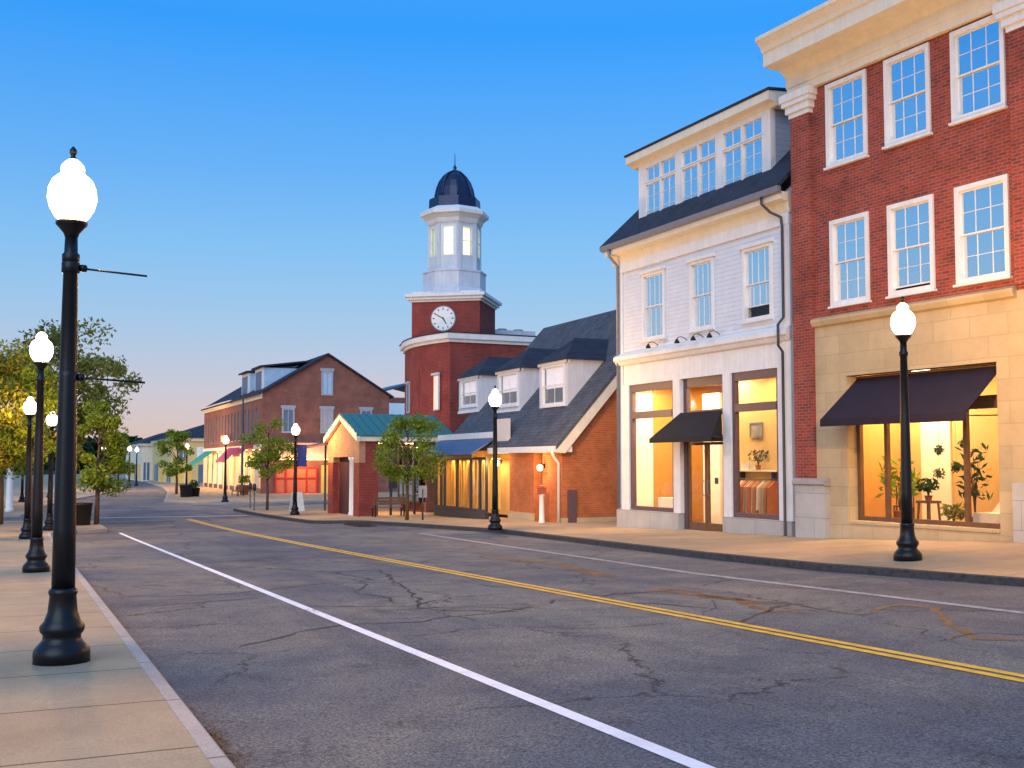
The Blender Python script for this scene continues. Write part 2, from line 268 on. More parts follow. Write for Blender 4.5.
# ---------------------------------------------------------------- builders
class MB:
    """collects boxes, prisms, tubes, lathes; build() links them as ONE mesh object"""
    def __init__(s, g0=0.): s.v = []; s.f = []; s.sm = []; s.g = g0
    def add(s, vs, fs, smooth=False):
        o = len(s.v); s.parts = getattr(s, 'parts', [])+[(len(s.v), len(s.v)+len(vs), len(s.f), len(s.f)+len(fs))]; s.v += [tuple(v) for v in vs]; s.f += [tuple(i+o for i in f) for f in fs]; s.sm += [smooth]*len(fs); return s
    def box(s, x0, x1, y0, y1, z0, z1):
        if x0 > x1: x0, x1 = x1, x0
        if y0 > y1: y0, y1 = y1, y0
        if z0 > z1: z0, z1 = z1, z0
        return s.add([(x0,y0,z0),(x1,y0,z0),(x1,y1,z0),(x0,y1,z0),(x0,y0,z1),(x1,y0,z1),(x1,y1,z1),(x0,y1,z1)],
                     [(0,3,2,1),(4,5,6,7),(0,1,5,4),(1,2,6,5),(2,3,7,6),(3,0,4,7)])
    def hexa(s, b, t):   # bottom quad, top quad (both counter-clockwise from above)
        return s.add(list(b)+list(t), [(3,2,1,0),(4,5,6,7),(0,1,5,4),(1,2,6,5),(2,3,7,6),(3,0,4,7)])
    def prism(s, pts, a0, a1, axis='x'):   # outline extruded along an axis; pts are the two other coords
        n = len(pts)
        mk = {'x': lambda a, p: (a, p[0], p[1]), 'y': lambda a, p: (p[0], a, p[1]), 'z': lambda a, p: (p[0], p[1], a)}[axis]
        return s.add([mk(a0, p) for p in pts]+[mk(a1, p) for p in pts],
                     [tuple(range(n))[::-1], tuple(range(n, 2*n))]+[(i, (i+1) % n, n+(i+1) % n, n+i) for i in range(n)])
    def lathe(s, prof, cx=0, cy=0, n=24, flute=None, smooth=True, rot=0):
        vs = []; fs = []
        for r, z in prof:
            for k in range(n):
                a = 2*pi*k/n+rot; vs.append((cx+r*cos(a), cy+r*sin(a), z))
        for i in range(len(prof)-1):
            for k in range(n):
                k2 = (k+1) % n; fs.append((i*n+k, i*n+k2, (i+1)*n+k2, (i+1)*n+k))
        fs.append(tuple(range(n))[::-1]); fs.append(tuple((len(prof)-1)*n+k for k in range(n)))
        return s.add(vs, fs, smooth)
    def tube(s, pts, r, n=8):
        P = [np.array(p, float) for p in pts]; rr = r if isinstance(r, (list, tuple)) else [r]*len(P); vs = []; fs = []
        u = None
        for i, p in enumerate(P):
            t = P[min(i+1, len(P)-1)]-P[max(i-1, 0)]; t /= (np.linalg.norm(t)+1e-9)
            if u is None: a = np.array([0, 0, 1.]) if abs(t[2]) < .9 else np.array([1., 0, 0]); u = np.cross(t, a)
            u = u-t*(u@t); u /= np.linalg.norm(u); w = np.cross(t, u)
            for k in range(n):
                q = 2*pi*k/n; vs.append(tuple(p+rr[i]*(u*cos(q)+w*sin(q))))
        for i in range(len(P)-1):
            for k in range(n): fs.append((i*n+k, i*n+(k+1) % n, (i+1)*n+(k+1) % n, (i+1)*n+k))
        fs += [tuple(range(n)), tuple((len(P)-1)*n+k for k in range(n))[::-1]]
        return s.add(vs, fs, True)
    def slab(s, quad, th):  # sloping sheet of thickness th measured downwards
        return s.hexa([(x, y, z-th) for x, y, z in quad], quad)
    def build(s, name, m, parent=None):
        me = bpy.data.meshes.new(name); me.from_pydata([(x, y, z-s.g) for x, y, z in s.v], [], s.f)
        me.polygons.foreach_set('use_smooth', s.sm)
        bm = bmesh.new(); bm.from_mesh(me); bmesh.ops.recalc_face_normals(bm, faces=bm.faces); bm.to_mesh(me); bm.free()
        me.materials.append(M[m] if isinstance(m, str) else m); o = bpy.data.objects.new(name, me); C.objects.link(o)
        if parent: o.parent = parent
        return o
def each(mb, name, m, parent=None):
    """every primitive collected becomes an object of its own"""
    for a, b_, c, d in mb.parts:
        q = MB(mb.g); q.v = mb.v[a:b_]; q.f = [tuple(i-a for i in f) for f in mb.f[c:d]]; q.sm = mb.sm[c:d]; q.build(name, m, parent)
def lamp_light(name, parent, loc, energy, col, size=None, size_y=None, radius=.08, rot=(0, 0, 0)):
    l = bpy.data.lights.new(name, 'AREA' if size else 'POINT'); l.energy = energy; l.color = col
    if size: l.shape = 'RECTANGLE'; l.size = size; l.size_y = size_y or size
    else: l.shadow_soft_size = radius
    o = bpy.data.objects.new(name, l); C.objects.link(o); o.location = loc; o.rotation_euler = rot; o.parent = parent; return o
WARM = (1.0, .62, .27); WARM2 = (1.0, .76, .44)
def tag(o, label=None, cat=None, group=None, kind=None):
    for k, v in (('label', label), ('category', cat), ('group', group), ('kind', kind)):
        if v: o[k] = v
    return o
def thing(name, label, cat, loc=(0, 0, 0), rz=0, group=None):
    o = bpy.data.objects.new(name, None); C.objects.link(o); o.location = loc; o.rotation_euler = (0, 0, rz); o.empty_display_size = .3
    return tag(o, label, cat, group)
def copy_tree(o, parent=None, kids=None):
    c = o.copy(); C.objects.link(c); c.parent = parent
    for ch in KIDS.get(o.name, []): copy_tree(ch, c)
    return c
KIDS = {}
def register(o):
    KIDS[o.name] = [c for c in bpy.data.objects if c.parent == o]
    for c in KIDS[o.name]: register(c)
def dup(o, loc, rz, label, group=None):
    c = copy_tree(o); c.location = loc; c.rotation_euler = (0, 0, rz); c['label'] = label
    if group: c['group'] = group
    return c

# ---------------------------------------------------------------- the lie of the land (z relative to the camera)
def G(x, y):
    b = -1.80-.0232*(y-10.6)
    if y > 38:
        t = min((y-38)/34, 1); b = -1.80-.0232*27.4-.0232*34*(t-t*t/2)
    x_ = min(max((x-1.1)/12.5, 0), 1); c = .12*x_+.02*max(0, min(x-13.7, 5))
    if x > 13.7 and y < 22: c += .14*min((22-y)/6, 2)*min((x-13.7)/4.7, 1)
    return b+c
def Z(x, y): return CZ+G(x, y)
RD = .14
def interp(tab, y):
    if y <= tab[0][0]: return tab[0][1]
    for (a, b), (c, d) in zip(tab, tab[1:]):
        if y <= c: return b+(d-b)*(y-a)/(c-a)
    return tab[-1][1]
def strip(name, ys, xa, xb, dz, m, kind='structure', nx=8, thick=None):
    me = MB(); cols = []
    for y in ys:
        a, b = xa(y), xb(y); cols.append([(a+(b-a)*i/nx, y) for i in range(nx+1)])
    vs = [(x, y, Z(x, y)+dz) for row in cols for x, y in row]; fs = []
    for j in range(len(ys)-1):
        for i in range(nx): q = j*(nx+1)+i; fs.append((q, q+1, q+nx+2, q+nx+1))
    me.add(vs, fs); o = me.build(name, m); o['kind'] = kind; return o
def kerbrun(name, pts, w, m, side):
    """kerb stones along a polyline, width w to the given side, up to 2 mm above the paving"""
    me = MB(); P = []
    for (x0, y0), (x1, y1) in zip(pts, pts[1:]):
        L = math.hypot(x1-x0, y1-y0); k = max(1, int(L/1.5))
        P += [(x0+(x1-x0)*i/k, y0+(y1-y0)*i/k) for i in range(k)]
    P.append(pts[-1]); ring = []
    for i, (x, y) in enumerate(P):
        a = P[max(i-1, 0)]; b = P[min(i+1, len(P)-1)]; tx, ty = b[0]-a[0], b[1]-a[1]; L = math.hypot(tx, ty); nx, ny = -ty/L*side, tx/L*side
        z = Z(x, y); x2, y2 = x+nx*w, y+ny*w
        ring.append([(x, y, z-RD-.05), (x, y, z-.012), (x+nx*.02, y+ny*.02, z+.003), (x2, y2, z+.003), (x2, y2, z-RD-.05)])
    vs = [v for r in ring for v in r]; fs = []
    for i in range(len(ring)-1):
        for k in range(4): fs.append((i*5+k, i*5+k+1, i*5+k+6, i*5+k+5))
    me.add(vs, fs); o = me.build(name, m); o['kind'] = 'structure'; return o

# ground far and wide, road sheet
g = MB(); g.add([(-2500, -2500, CZ-4.2), (2500, -2500, CZ-4.2), (2500, 4000, CZ-4.2), (-2500, 4000, CZ-4.2)], [(0, 1, 2, 3)]); g.build('ground', 'hill_green')['kind'] = 'structure'
YR = [-14+i*1.0 for i in range(0, 100)]+[86+i*6 for i in range(0, 36)]
strip('road', YR, lambda y: -60, lambda y: 70, -RD, 'asphalt', nx=130)

RK = [(-14, 13.7), (12, 13.7), (16, 13.25), (20, 13.4), (27, 14.1), (34, 14.75), (41, 14.35), (46.0, 13.75), (46.9, 13.3), (47.5, 12.3), (48.4, 11.9), (60, 11.8), (67, 11.9), (68.6, 12.6), (69.4, 14), (69.8, 18), (69.95, 60)]
LK = [(-14, 1.2), (40, 1.2), (44.3, 1.25), (45.6, 2.2), (46.6, 3.4), (55.5, 3.5), (57, 2.6), (57.8, .5), (58.1, -3), (58.2, -40)]
RK2 = [(76.2, 60), (76.35, 18), (76.8, 13.2), (78, 11.3), (84, 9.9), (92, 11), (110, 13.3), (130, 15.2), (165, 17), (230, 26), (290, 34)]
LK2 = [(66, -40), (66.2, -2), (66.6, .3), (68, .95), (75, 1.0), (90, 3.5), (105, 6.8), (117, 8.6), (130, 11.4), (165, 13.2), (230, 20), (290, 27)]
def ysamp(tab, step=1.5):
    out = []
    for (a, _), (b, _) in zip(tab, tab[1:]):
        k = max(1, int((b-a)/step)); out += [a+(b-a)*i/k for i in range(k)]
    return out+[tab[-1][0]]
strip('sidewalk', ysamp(RK), lambda y: min(interp(RK, y)+.06, 59.9), lambda y: 60, 0, 'right_concrete', nx=40)
strip('sidewalk', ysamp(LK), lambda y: -40, lambda y: interp(LK, y)-.06, 0, 'concrete', nx=30)
strip('sidewalk', ysamp(RK2, 4), lambda y: interp(RK2, y)+.06, lambda y: 60.2, 0, 'right_concrete', nx=20)
strip('sidewalk', ysamp(LK2, 4), lambda y: -40.2, lambda y: interp(LK2, y)-.06, 0, 'concrete', nx=20)
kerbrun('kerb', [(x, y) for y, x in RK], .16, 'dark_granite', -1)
kerbrun('kerb', [(x-.03, y) for y, x in LK], .12, 'kerb_granite', 1)
kerbrun('kerb', [(x, y) for y, x in RK2], .16, 'granite', -1)
kerbrun('kerb', [(x, y) for y, x in LK2], .16, 'granite', 1)

def line(name, pts, w, m, dz=.004):
    me = MB(); P = []
    for (x0, y0), (x1, y1) in zip(pts, pts[1:]):
        L = math.hypot(x1-x0, y1-y0); k = max(1, int(L/1.0)); P += [(x0+(x1-x0)*i/k, y0+(y1-y0)*i/k) for i in range(k)]
    P.append(pts[-1]); vs = []
    for i, (x, y) in enumerate(P):
        a = P[max(i-1, 0)]; b = P[min(i+1, len(P)-1)]; tx, ty = b[0]-a[0], b[1]-a[1]; L = math.hypot(tx, ty)
        ww = w(i) if callable(w) else w
        for s in (-1, 1):
            qx, qy = x-ty/L*ww/2*s, y+tx/L*ww/2*s; vs.append((qx, qy, Z(qx, qy)-RD+dz))
    me.add(vs, [(2*i, 2*i+1, 2*i+3, 2*i+2) for i in range(len(P)-1)]); o = me.build(name, m); o['kind'] = 'structure'; return o
line('road_line', [(3.74, -12), (3.72, 45.3)], .13, 'line_white', .006)
for dx in (-.09, .09): line('centre_line', [(7.62+dx, -12), (7.7+dx, 32), (8.0+dx, 57.5)], .115, 'line_yellow', .006)
line('parking_line', [(11.25, -10), (11.2, 17), (12.2, 30), (12.7, 36)], .17, 'line_worn', .006)
line('crosswalk_line', [(3.9, 62.6), (11.4, 60.0)], .32, 'line_white', .006); line('crosswalk_line', [(4.3, 73.5), (10.6, 71.0)], .4, 'line_worn', .006)
line('crosswalk_line', [(.8, 60.4), (.9, 64.8)], .3, 'line_worn', .006)
line('stop_line', [(1.6, 48.9+8.3), (7.4, 48.9+8.3)], .3, 'line_worn', .006)
CR = [([(2.23,12.0),(3.08,12.88),(3.71,13.22),(4.6,12.99),(4.95,13.23),(5.86,13.4),(6.44,13.71),(6.81,13.9),(7.12,14.31),(7.77,13.56),(8.48,12.0)],.05,0),
([(3.7,15.52),(5.08,14.76),(5.71,15.26),(5.75,14.76)],.05,0), ([(5.7,21.41),(6.68,21.27),(5.64,16.16),(5.13,14.57),(5.27,14.06),(6.08,13.26)],.06,0),
([(9.35,14.91),(9.32,14.17),(9.28,12.85),(8.77,11.51),(9.22,11.47)],.1,1), ([(7.87,10.9),(8.9,11.68),(9.54,12.08),(9.48,10.67),(9.89,10.77)],.05,0),
([(9.79,10.84),(10.64,11.21),(10.76,10.72),(9.68,9.43),(9.02,8.46),(9.43,8.21)],.07,1), ([(8.81,8.59),(9.52,8.86),(9.72,8.46)],.05,0),
([(8.99,14.77),(9.13,13.61),(9.36,12.5),(9.54,12.08)],.12,1), ([(6.89,25.88),(7.94,23.77),(8.56,21.11),(9.81,19.5)],.06,0),
([(1.7,28.79),(2.59,26.1),(4.51,25.73),(6.16,26.92)],.05,0), ([(1.26,21.26),(1.7,18.5),(3.17,18.04),(5.06,19.01)],.05,0),
([(1.21,16.96),(1.98,16.97),(3.46,17.12)],.04,0), ([(7.11,17.1),(7.58,15.76),(7.92,14.43),(9.37,14.51)],.05,0), ([(4.2,24.5),(5.7,21.41),(5.9,19)],.08,0),([(9.6,17),(10.2,20.5),(10.0,24)],.14,1)]
for _ in range(26):
    x0 = random.uniform(1.6, 13.2); y0 = random.uniform(6, 44); a = random.choice([0, pi/2, random.uniform(0, pi)]); pts = [(x0, y0)]
    for _k in range(random.randint(3, 9)):
        a += random.gauss(0, .45); x0 += .55*cos(a); y0 += .55*sin(a)
        if 1.4 < x0 < 13.2: pts.append((x0, y0))
    if len(pts) > 2: CR.append((pts, random.uniform(.015, .04), 0))
for pts, w, k in CR:
    P = []
    for (x0, y0), (x1, y1) in zip(pts, pts[1:]):
        n_ = max(2, int(math.hypot(x1-x0, y1-y0)/.22))
        P += [(x0+(x1-x0)*i/n_+random.gauss(0, .035), y0+(y1-y0)*i/n_+random.gauss(0, .035)) for i in range(n_)]
    P.append(pts[-1]); me = MB(); vs = []
    for i, (x, y) in enumerate(P):
        a = P[max(i-1, 0)]; b = P[min(i+1, len(P)-1)]; tx, ty = b[0]-a[0], b[1]-a[1]; L = math.hypot(tx, ty)+1e-6
        ww = w*(2.6 if k else 1.3)*random.uniform(.2, 1.15)*(.4 if i in (0, len(P)-1) else 1)
        for s in (-1, 1):
            qx, qy = x-ty/L*ww/2*s, y+tx/L*ww/2*s; vs.append((qx, qy, Z(qx, qy)-RD+.003))
    me.add(vs, [(2*i, 2*i+1, 2*i+3, 2*i+2) for i in range(len(P)-1)]); me.build('road_crack', 'crack_rust' if k else 'crack_tar')['kind'] = 'structure'

# dry leaves blown into the left gutter
V = []; F = []
for i in range(700):
    y = random.choice([random.uniform(5, 9), random.uniform(5, 30), random.gauss(7.3, .5), random.gauss(7.8, .3)]); x = 1.2+abs(random.gauss(0, .06))+.02; z = Z(x, y)-RD+.008+random.uniform(0, .012)
    a = random.uniform(0, 2*pi); r_ = random.uniform(.008, .022); t_ = random.uniform(-.006, .006)
    V += [(x+r_*cos(a), y+r_*sin(a), z+t_), (x-r_*.5*sin(a), y+r_*.5*cos(a), z+.004), (x-r_*cos(a), y-r_*sin(a), z-t_), (x+r_*.5*sin(a), y-r_*.5*cos(a), z)]; F.append(tuple(range(4*i, 4*i+4)))
q = MB(); q.add(V, F); tag(q.build('leaf_litter', 'litter'), 'dry leaves gathered along the left gutter', None, None, 'stuff')

# ---------------------------------------------------------------- windows and walls in a building's own frame
# frame of a building: x along the front (seen from the street, left to right), y into the building, z relative to the camera
def wall(mb, u0, u1, z0, z1, v0, v1, holes=()):
    us = sorted({u0, u1, *[h[0] for h in holes], *[h[1] for h in holes]}); zs = sorted({z0, z1, *[h[2] for h in holes], *[h[3] for h in holes]})
    us = [u for u in us if u0 <= u <= u1]; zs = [z for z in zs if z0 <= z <= z1]
    # merge columns where possible: vertical runs
    for a, b in zip(us, us[1:]):
        cu = (a+b)/2; run = None
        for c, d in zip(zs, zs[1:]):
            cz = (c+d)/2; hole = any(h[0] < cu < h[1] and h[2] < cz < h[3] for h in holes)
            if hole:
                if run: mb.box(a, b, v0, v1, *run); run = None
            else: run = (run[0], d) if run else (c, d)
        if run: mb.box(a, b, v0, v1, *run)
def side_wall(mb, y0, y1, z0, z1, x0, x1, holes=()):
    t = MB(); wall(t, y0, y1, z0, z1, x0, x1, holes); mb.add([(y, x, z) for x, y, z in t.v], t.f)
def frame(mb, u0, u1, z0, z1, w, v0, v1):
    mb.box(u0, u0+w, v0, v1, z0, z1); mb.box(u1-w, u1, v0, v1, z0, z1); mb.box(u0+w, u1-w, v0, v1, z0, z0+w); mb.box(u0+w, u1-w, v0, v1, z1-w, z1)
def sash_window(T, g0, u0, u1, z0, z1, v=0., trim=.10, cols=3, rows=2, m='white_paint', blind='blind', gl='window_glass', openz=0., head=False, proud=.05, lower=None):
    """outer trim, two sashes with glazing bars > pane, sill, blind"""
    f = MB(g0); frame(f, u0, u1, z0, z1, trim, v-proud, v+.10)
    iu0, iu1, iz0, iz1 = u0+trim, u1-trim, z0+trim, z1-trim; mid = (iz0+iz1)/2; s = .034
    frame(f, iu0, iu1, mid-.02, iz1, s, v+.02, v+.055)
    frame(f, iu0, iu1, iz0+openz, mid+.025, s, v+.06, v+.095)
    for c in range(1, cols):
        x = iu0+(iu1-iu0)*c/cols; f.box(x-.006, x+.006, v+.025, v+.05, mid, iz1-s); f.box(x-.006, x+.006, v+.065, v+.09, iz0+s+openz, mid)
    for (a, b, vv) in ((mid, iz1, .025), (iz0+openz, mid, .065)):
        for r in range(1, rows):
            z = a+(b-a)*r/rows; f.box(iu0+s, iu1-s, v+vv+.001, v+vv+.024, z-.006, z+.006)
    w = f.build('window', m, T)
    p = MB(g0); p.box(iu0+.02, iu1-.02, v+.036, v+.040, mid, iz1-.02); p.box(iu0+.02, iu1-.02, v+.076, v+.080, iz0+.02+openz, mid); p.build('pane', gl, w)
    sl = MB(g0); sl.box(u0-.04, u1+.04, v-proud-.05, v+.0, z0-.055, z0-.003); sl.build('sill', m, w)
    b = MB(g0); b.box(iu0-.02, iu1+.02, v+.17, v+.18, iz0+(.33*(iz1-iz0) if openz else -.02), iz1+.02)
    if lower: b = MB(g0); b.box(iu0-.02, iu1+.02, v+.17, v+.18, mid-.1, iz1+.02)
    b.build('blind', blind, w)
    if lower: b = MB(g0); b.box(iu0-.02, iu1+.02, v+.25, v+.26, iz0-.05, mid); b.build('dark_room', lower, w)
    if head: h = MB(g0); h.box(u0-.08, u1+.08, v-proud-.05, v+.0, z1+.003, z1+.10); h.build('window_head', m, w)
    return w
def plain_window(T, g0, u0, u1, z0, z1, v=0., trim=.07, cols=2, rows=2, m='white_paint', blind='blind', gl='window_glass', proud=.04, axis='front', x=0):
    f = MB(g0); frame(f, u0, u1, z0, z1, trim, v-proud, v+.08)
    for c in range(1, cols): q = u0+(u1-u0)*c/cols; f.box(q-.011, q+.011, v+.02, v+.05, z0+trim, z1-trim)
    for r in range(1, rows): q = z0+(z1-z0)*r/rows; f.box(u0+trim, u1-trim, v+.021, v+.049, q-.009, q+.009)
    w = f.build('window', m, T); p = MB(g0); p.box(u0+.02, u1-.02, v+.033, v+.037, z0+.02, z1-.02); p.build('pane', gl, w)
    b = MB(g0); b.box(u0+.02, u1-.02, v+.12, v+.13, z0+.02, z1-.02); b.build('blind', blind, w); return w
AX = R(-90)
def tofront(x, y, ang): return (x, y), ang

# ================================================================ white clapboard shop building
WA = R(-88.674); WP = (18.1, 31.594); g0 = -2.12
T = thing('shop_building', 'white clapboard three storey building with wide dormer between brick shop and red brick block', 'building', (*WP, CZ+g0), WA)
# ground storey piers, frieze, upper wall
b = MB(g0)
wall(b, 0, 8.66, 3.62, 6.25, 0, .25, [(1.51,2.77,3.88,6.0), (4.12,5.3,3.9,5.95), (6.66,7.91,3.88,5.9)])
b.box(.0, .25, .25, 10, -2.1, 7.0)
b.build('upper_wall', 'white_siding', T)
b = MB(g0)
b.box(0, .25, .252, 10, -2.2, -2.1)                                                # left flank foot
b.box(.0, .30, -.05, .249, -1.5, 6.25); b.box(8.30, 8.66, -.05, .249, -1.5, 6.25)    # corner boards
b.box(-.02, 8.66, -.06, .249, 6.253, 6.80); each(b, 'corner_board', 'white_paint', T)
b = MB(g0)
b.box(0.302, 8.298, -.01, .249, 2.52, 3.16); b.build('sign_frieze', 'white_paint', T)
b = MB(g0); b.prism([(.0, 3.16), (-.10, 3.20), (-.16, 3.30), (-.22, 3.34), (-.22, 3.46), (.0, 3.615)], .0, 8.66, 'x'); b.build('shop_cornice', 'white_paint', T)
b = MB(g0)
for u0, u1 in ((.30,.66), (3.20,3.56), (5.70,6.06), (8.10,8.29)): b.box(u0, u1, -.04, .22, -1.5, 2.515)
each(b, 'pilaster', 'white_paint', T)
b = MB(g0)
b.box(-.03, 3.52, -.10, .4, -2.25, -1.50); b.box(5.72, 8.66, -.10, .4, -2.25, -1.50); each(b, 'stone_plinth', 'grey_stone', T)
b = MB(g0); b.box(.05, 8.6, .42, 9.9, -2.22, -1.98); b.build('shop_floor', 'wood_floor', T)
# eave, gutter, roof, dormer
b = MB(g0); b.prism([(-.061, 6.55), (-.12, 6.82), (-.38, 6.86), (-.38, 7.06), (.05, 7.06), (.05, 6.55)], -.25, 8.72, 'x'); b.build('eave', 'cream_paint', T)
b = MB(g0); b.prism([(-.381, 7.00), (-.50, 7.03), (-.52, 7.18), (-.40, 7.18)], -.35, 8.78, 'x'); b.build('gutter', 'grey_metal', T)
rf = MB(g0)
ang = .93
rf.slab([(-.38, -.50, 7.19), (8.70, -.50, 7.19), (8.70, 4.2, 7.19+4.7*ang), (-.38, 4.2, 7.19+4.7*ang)], .12)
rf.slab([(-.38, 4.2, 7.19+4.7*ang), (8.70, 4.2, 7.19+4.7*ang), (8.70, 10, 7.19), (-.38, 10, 7.19)], .12)
roof = rf.build('roof', 'dark_roof', T)
b = MB(g0); b.prism([(-.1, 7.05), (4.2, 7.05+4.25*ang), (9.6, 7.05)], .02, .2, 'x'); b.prism([(-.1, 7.05), (4.2, 7.05+4.25*ang), (9.6, 7.05)], 8.45, 8.64, 'x'); each(b, 'gable_end', 'white_siding', T)
dz0, dz1 = 7.62, 9.78; dv = .42; ub, ue = .62, 7.38
d = MB(g0)
wall(d, ub, ue, dz0-.35, dz1, dv, dv+.18, [(1.02,2.80,dz0+.12,9.66), (3.08,4.90,dz0+.12,9.66), (5.18,7.06,dz0+.12,9.66)])
dm = d.build('dormer', 'white_paint', T)
d = MB(g0); d.box(ub, ub+.15, dv+.181, 3.4, dz0-.3, dz1-.01); d.box(ue-.15, ue, dv+.181, 3.4, dz0-.3, dz1-.01); each(d, 'dormer_cheek', 'grey_siding', dm)
d = MB(g0); d.prism([(dv+.0, dz1-.03), (dv-.10, dz1+.05), (dv-.30, dz1+.10), (dv-.30, dz1+.34), (3.6, dz1+.62), (3.6, dz1-.03)], ub-.32, ue+.32, 'x'); d.build('dormer_cornice', 'cream_paint', dm)
d = MB(g0); d.slab([(ub-.36, dv-.34, dz1+.41), (ue+.36, dv-.34, dz1+.41), (ue+.36, 3.8, dz1+.75), (ub-.36, 3.8, dz1+.75)], .06); d.build('dormer_roof', 'dark_roof', dm)
for a_, b_ in ((1.02, 2.80), (3.08, 4.90), (5.18, 7.06)):
    mid = (a_+b_)/2
    for p, q in ((a_, mid), (mid, b_)):
        plain_window(T, g0, p, q, dz0+.12, 9.10, dv+.02, .042, 2, 3, blind='mid_blind', proud=.03)
        plain_window(T, g0, p, q, 9.12, 9.66, dv+.02, .042, 2, 1, blind='mid_blind', proud=.03)
# upper windows
sash_window(T, g0, 1.51, 2.77, 3.88, 6.0, 0, .085, 4, 1, head=True); sash_window(T, g0, 4.12, 5.30, 3.9, 5.95, 0, .085, 4, 1, head=True)
sash_window(T, g0, 6.66, 7.91, 3.88, 5.9, 0, .085, 4, 1, head=True, openz=.30)
# shop front
def shopbay(u0, u1, zb=-1.50, zt=2.30, tr=(1.42, 1.64)):
    f = MB(g0); frame(f, u0, u1, zb, 2.515, .13, .02, .16); f.box(u0+.13, u1-.13, .02, .16, 2.28, 2.385); f.box(u0+.131, u1-.131, .0, .17, *tr)
    w = f.build('shop_window', 'mauve_paint', T)
    p = MB(g0); p.box(u0+.12, u1-.12, .09, .10, zb+.1, tr[0]+.01); p.box(u0+.12, u1-.12, .09, .10, tr[1]-.01, 2.30); p.build('pane', 'shop_glass', w)
shopbay(.66, 3.20); shopbay(6.06, 8.10)
f = MB(g0); f.box(3.56, 3.72, .10, .24, -2.0, 2.515); f.box(5.60, 5.70, .10, .24, -2.0, 2.515); f.box(3.72, 5.60, .10, .24, 2.26, 2.515); f.box(3.72, 5.60, .09, .25, .62, .80); f.box(3.72, 5.60, .09, .25, 1.40, 1.56)
dr = f.build('door_frame', 'mauve_paint', T)
p = MB(g0); p.box(3.72, 5.60, .17, .18, 1.56, 2.26); p.box(3.72, 5.60, .17, .18, .80, 1.40); p.build('pane', 'shop_glass', dr)
for a_ in (3.73, 4.67):
    f = MB(g0); frame(f, a_, a_+.92, -1.97, .61, .085, .13, .20); f.box(a_+.085, a_+.835, .13, .20, -1.885, -1.74); dd = f.build('door', 'brown_wood', T)
    p = MB(g0); p.box(a_+.08, a_+.84, .16, .17, -1.75, .53); p.build('pane', 'shop_glass', dd)
    hx = a_+.82 if a_ < 4 else a_+.10; h = MB(g0); h.tube([(hx, .12, -.95), (hx, .07, -.90), (hx, .07, -.55), (hx, .12, -.50)], .014); h.build('handle', 'grey_metal', dd)
b = MB(g0); frame(b, 5.02, 5.18, -.60, -.42, .02, .155, .165); b.box(5.04, 5.16, .152, .158, -.58, -.44); b.build('door_notice', 'dark_metal', T)
b = MB(g0); b.box(3.5, 5.74, -.15, .52, -2.2, -1.975); b.build('door_step', 'granite', T)
# shop interior
b = MB(g0); b.box(.3, 8.4, 4.5, 4.6, -2, 2.9); b.box(.26, .36, .3, 4.5, -2, 2.9); b.box(8.3, 8.4, .3, 4.5, -2, 2.9); b.box(.36, 8.3, .3, 4.5, 2.62, 2.7); b.box(4.0, 6.6, 1.7, 1.8, -1.97, 2.6); each(b, 'interior_wall', 'warm_wall', T)
b = MB(g0); b.box(.361, .39, 1.06, 4.4, -1.9, 2.6); b.build('partition', 'amber_wall', T)
b = MB(g0); b.box(.361, .40, .35, 1.05, -1.9, 2.3); b.box(1.2, 2.2, .7, 1.1, -1.9, -1.1); b.box(2.0, 2.9, 1.9, 2.0, -1.9, 2.2); each(b, 'display_panel', 'white_wall', T)
b = MB(g0)
for u in (1.5, 2.6): b.box(u-.2, u+.2, 1.0, 1.6, 2.56, 2.61)
for u in (4.2, 5.1): b.box(u-.2, u+.2, 1.6, 2.0, 2.56, 2.61)
for u in (6.4, 7.6): b.box(u-.2, u+.2, 1.4, 2.0, 2.56, 2.61)
each(b, 'ceiling_light', 'bright_lamp', T)
b = MB(g0)
for u in (.9, ): b.box(u-.05, u+.05, .5, .6, 2.4, 2.6)
for u, v_, sx, w_, c_ in ((1.2, .9, .8, 24, WARM2), (2.0, 3.3, 2, 20, WARM), (2.6, 1.3, .8, 40, WARM2), (4.3, 1.2, .8, 22, WARM2), (5.9, .9, 1.0, 20, WARM), (7.2, 2.6, 1.4, 14, WARM)): lamp_light('ceiling_lamp', T, (u, v_, 2.50-g0), w_, c_, sx, .8)
# items in the right window: shelf, rack of garments, picture, plant
t = thing('garment_rack', 'rail of hanging clothes behind the right window of the white shop', 'clothes rack', (*WP, CZ+g0), WA)
b = MB(g0); b.tube([(5.15, .95, -1.97), (5.15, .95, -.45), (6.85, .95, -.45), (6.85, .95, -1.97)], .018); b.build('rail', 'dark_metal', t)
for i in range(13):
    u = 5.25+i*.12; h_ = random.uniform(.65, .95); w_ = random.uniform(.018, .035)
    q = MB(g0); q.prism([(.70, -.62-h_), (1.20, -.62-h_), (1.17, -.68), (1.01, -.56), (.95, -.50), (.89, -.56), (.73, -.68)], u-w_, u+w_, 'x')
    q.build('garment', random.choice(['orange_fabric', 'pink_fabric', 'tan_fabric', 'white_cloth', 'orange_fabric']), t)
t = thing('wall_shelf', 'pale wall shelf above the hanging clothes in the white shop', 'shelf', (*WP, CZ+g0), WA)
b = MB(g0); b.box(4.1, 6.3, 1.35, 1.69, -.25, -.20); b.build('shelf_board', 'white_wall', t)
b = MB(g0); b.box(4.4, 4.44, 1.4, 1.69, -.5, -.252); b.box(6.0, 6.04, 1.4, 1.69, -.5, -.252); each(b, 'bracket', 'dark_metal', t)
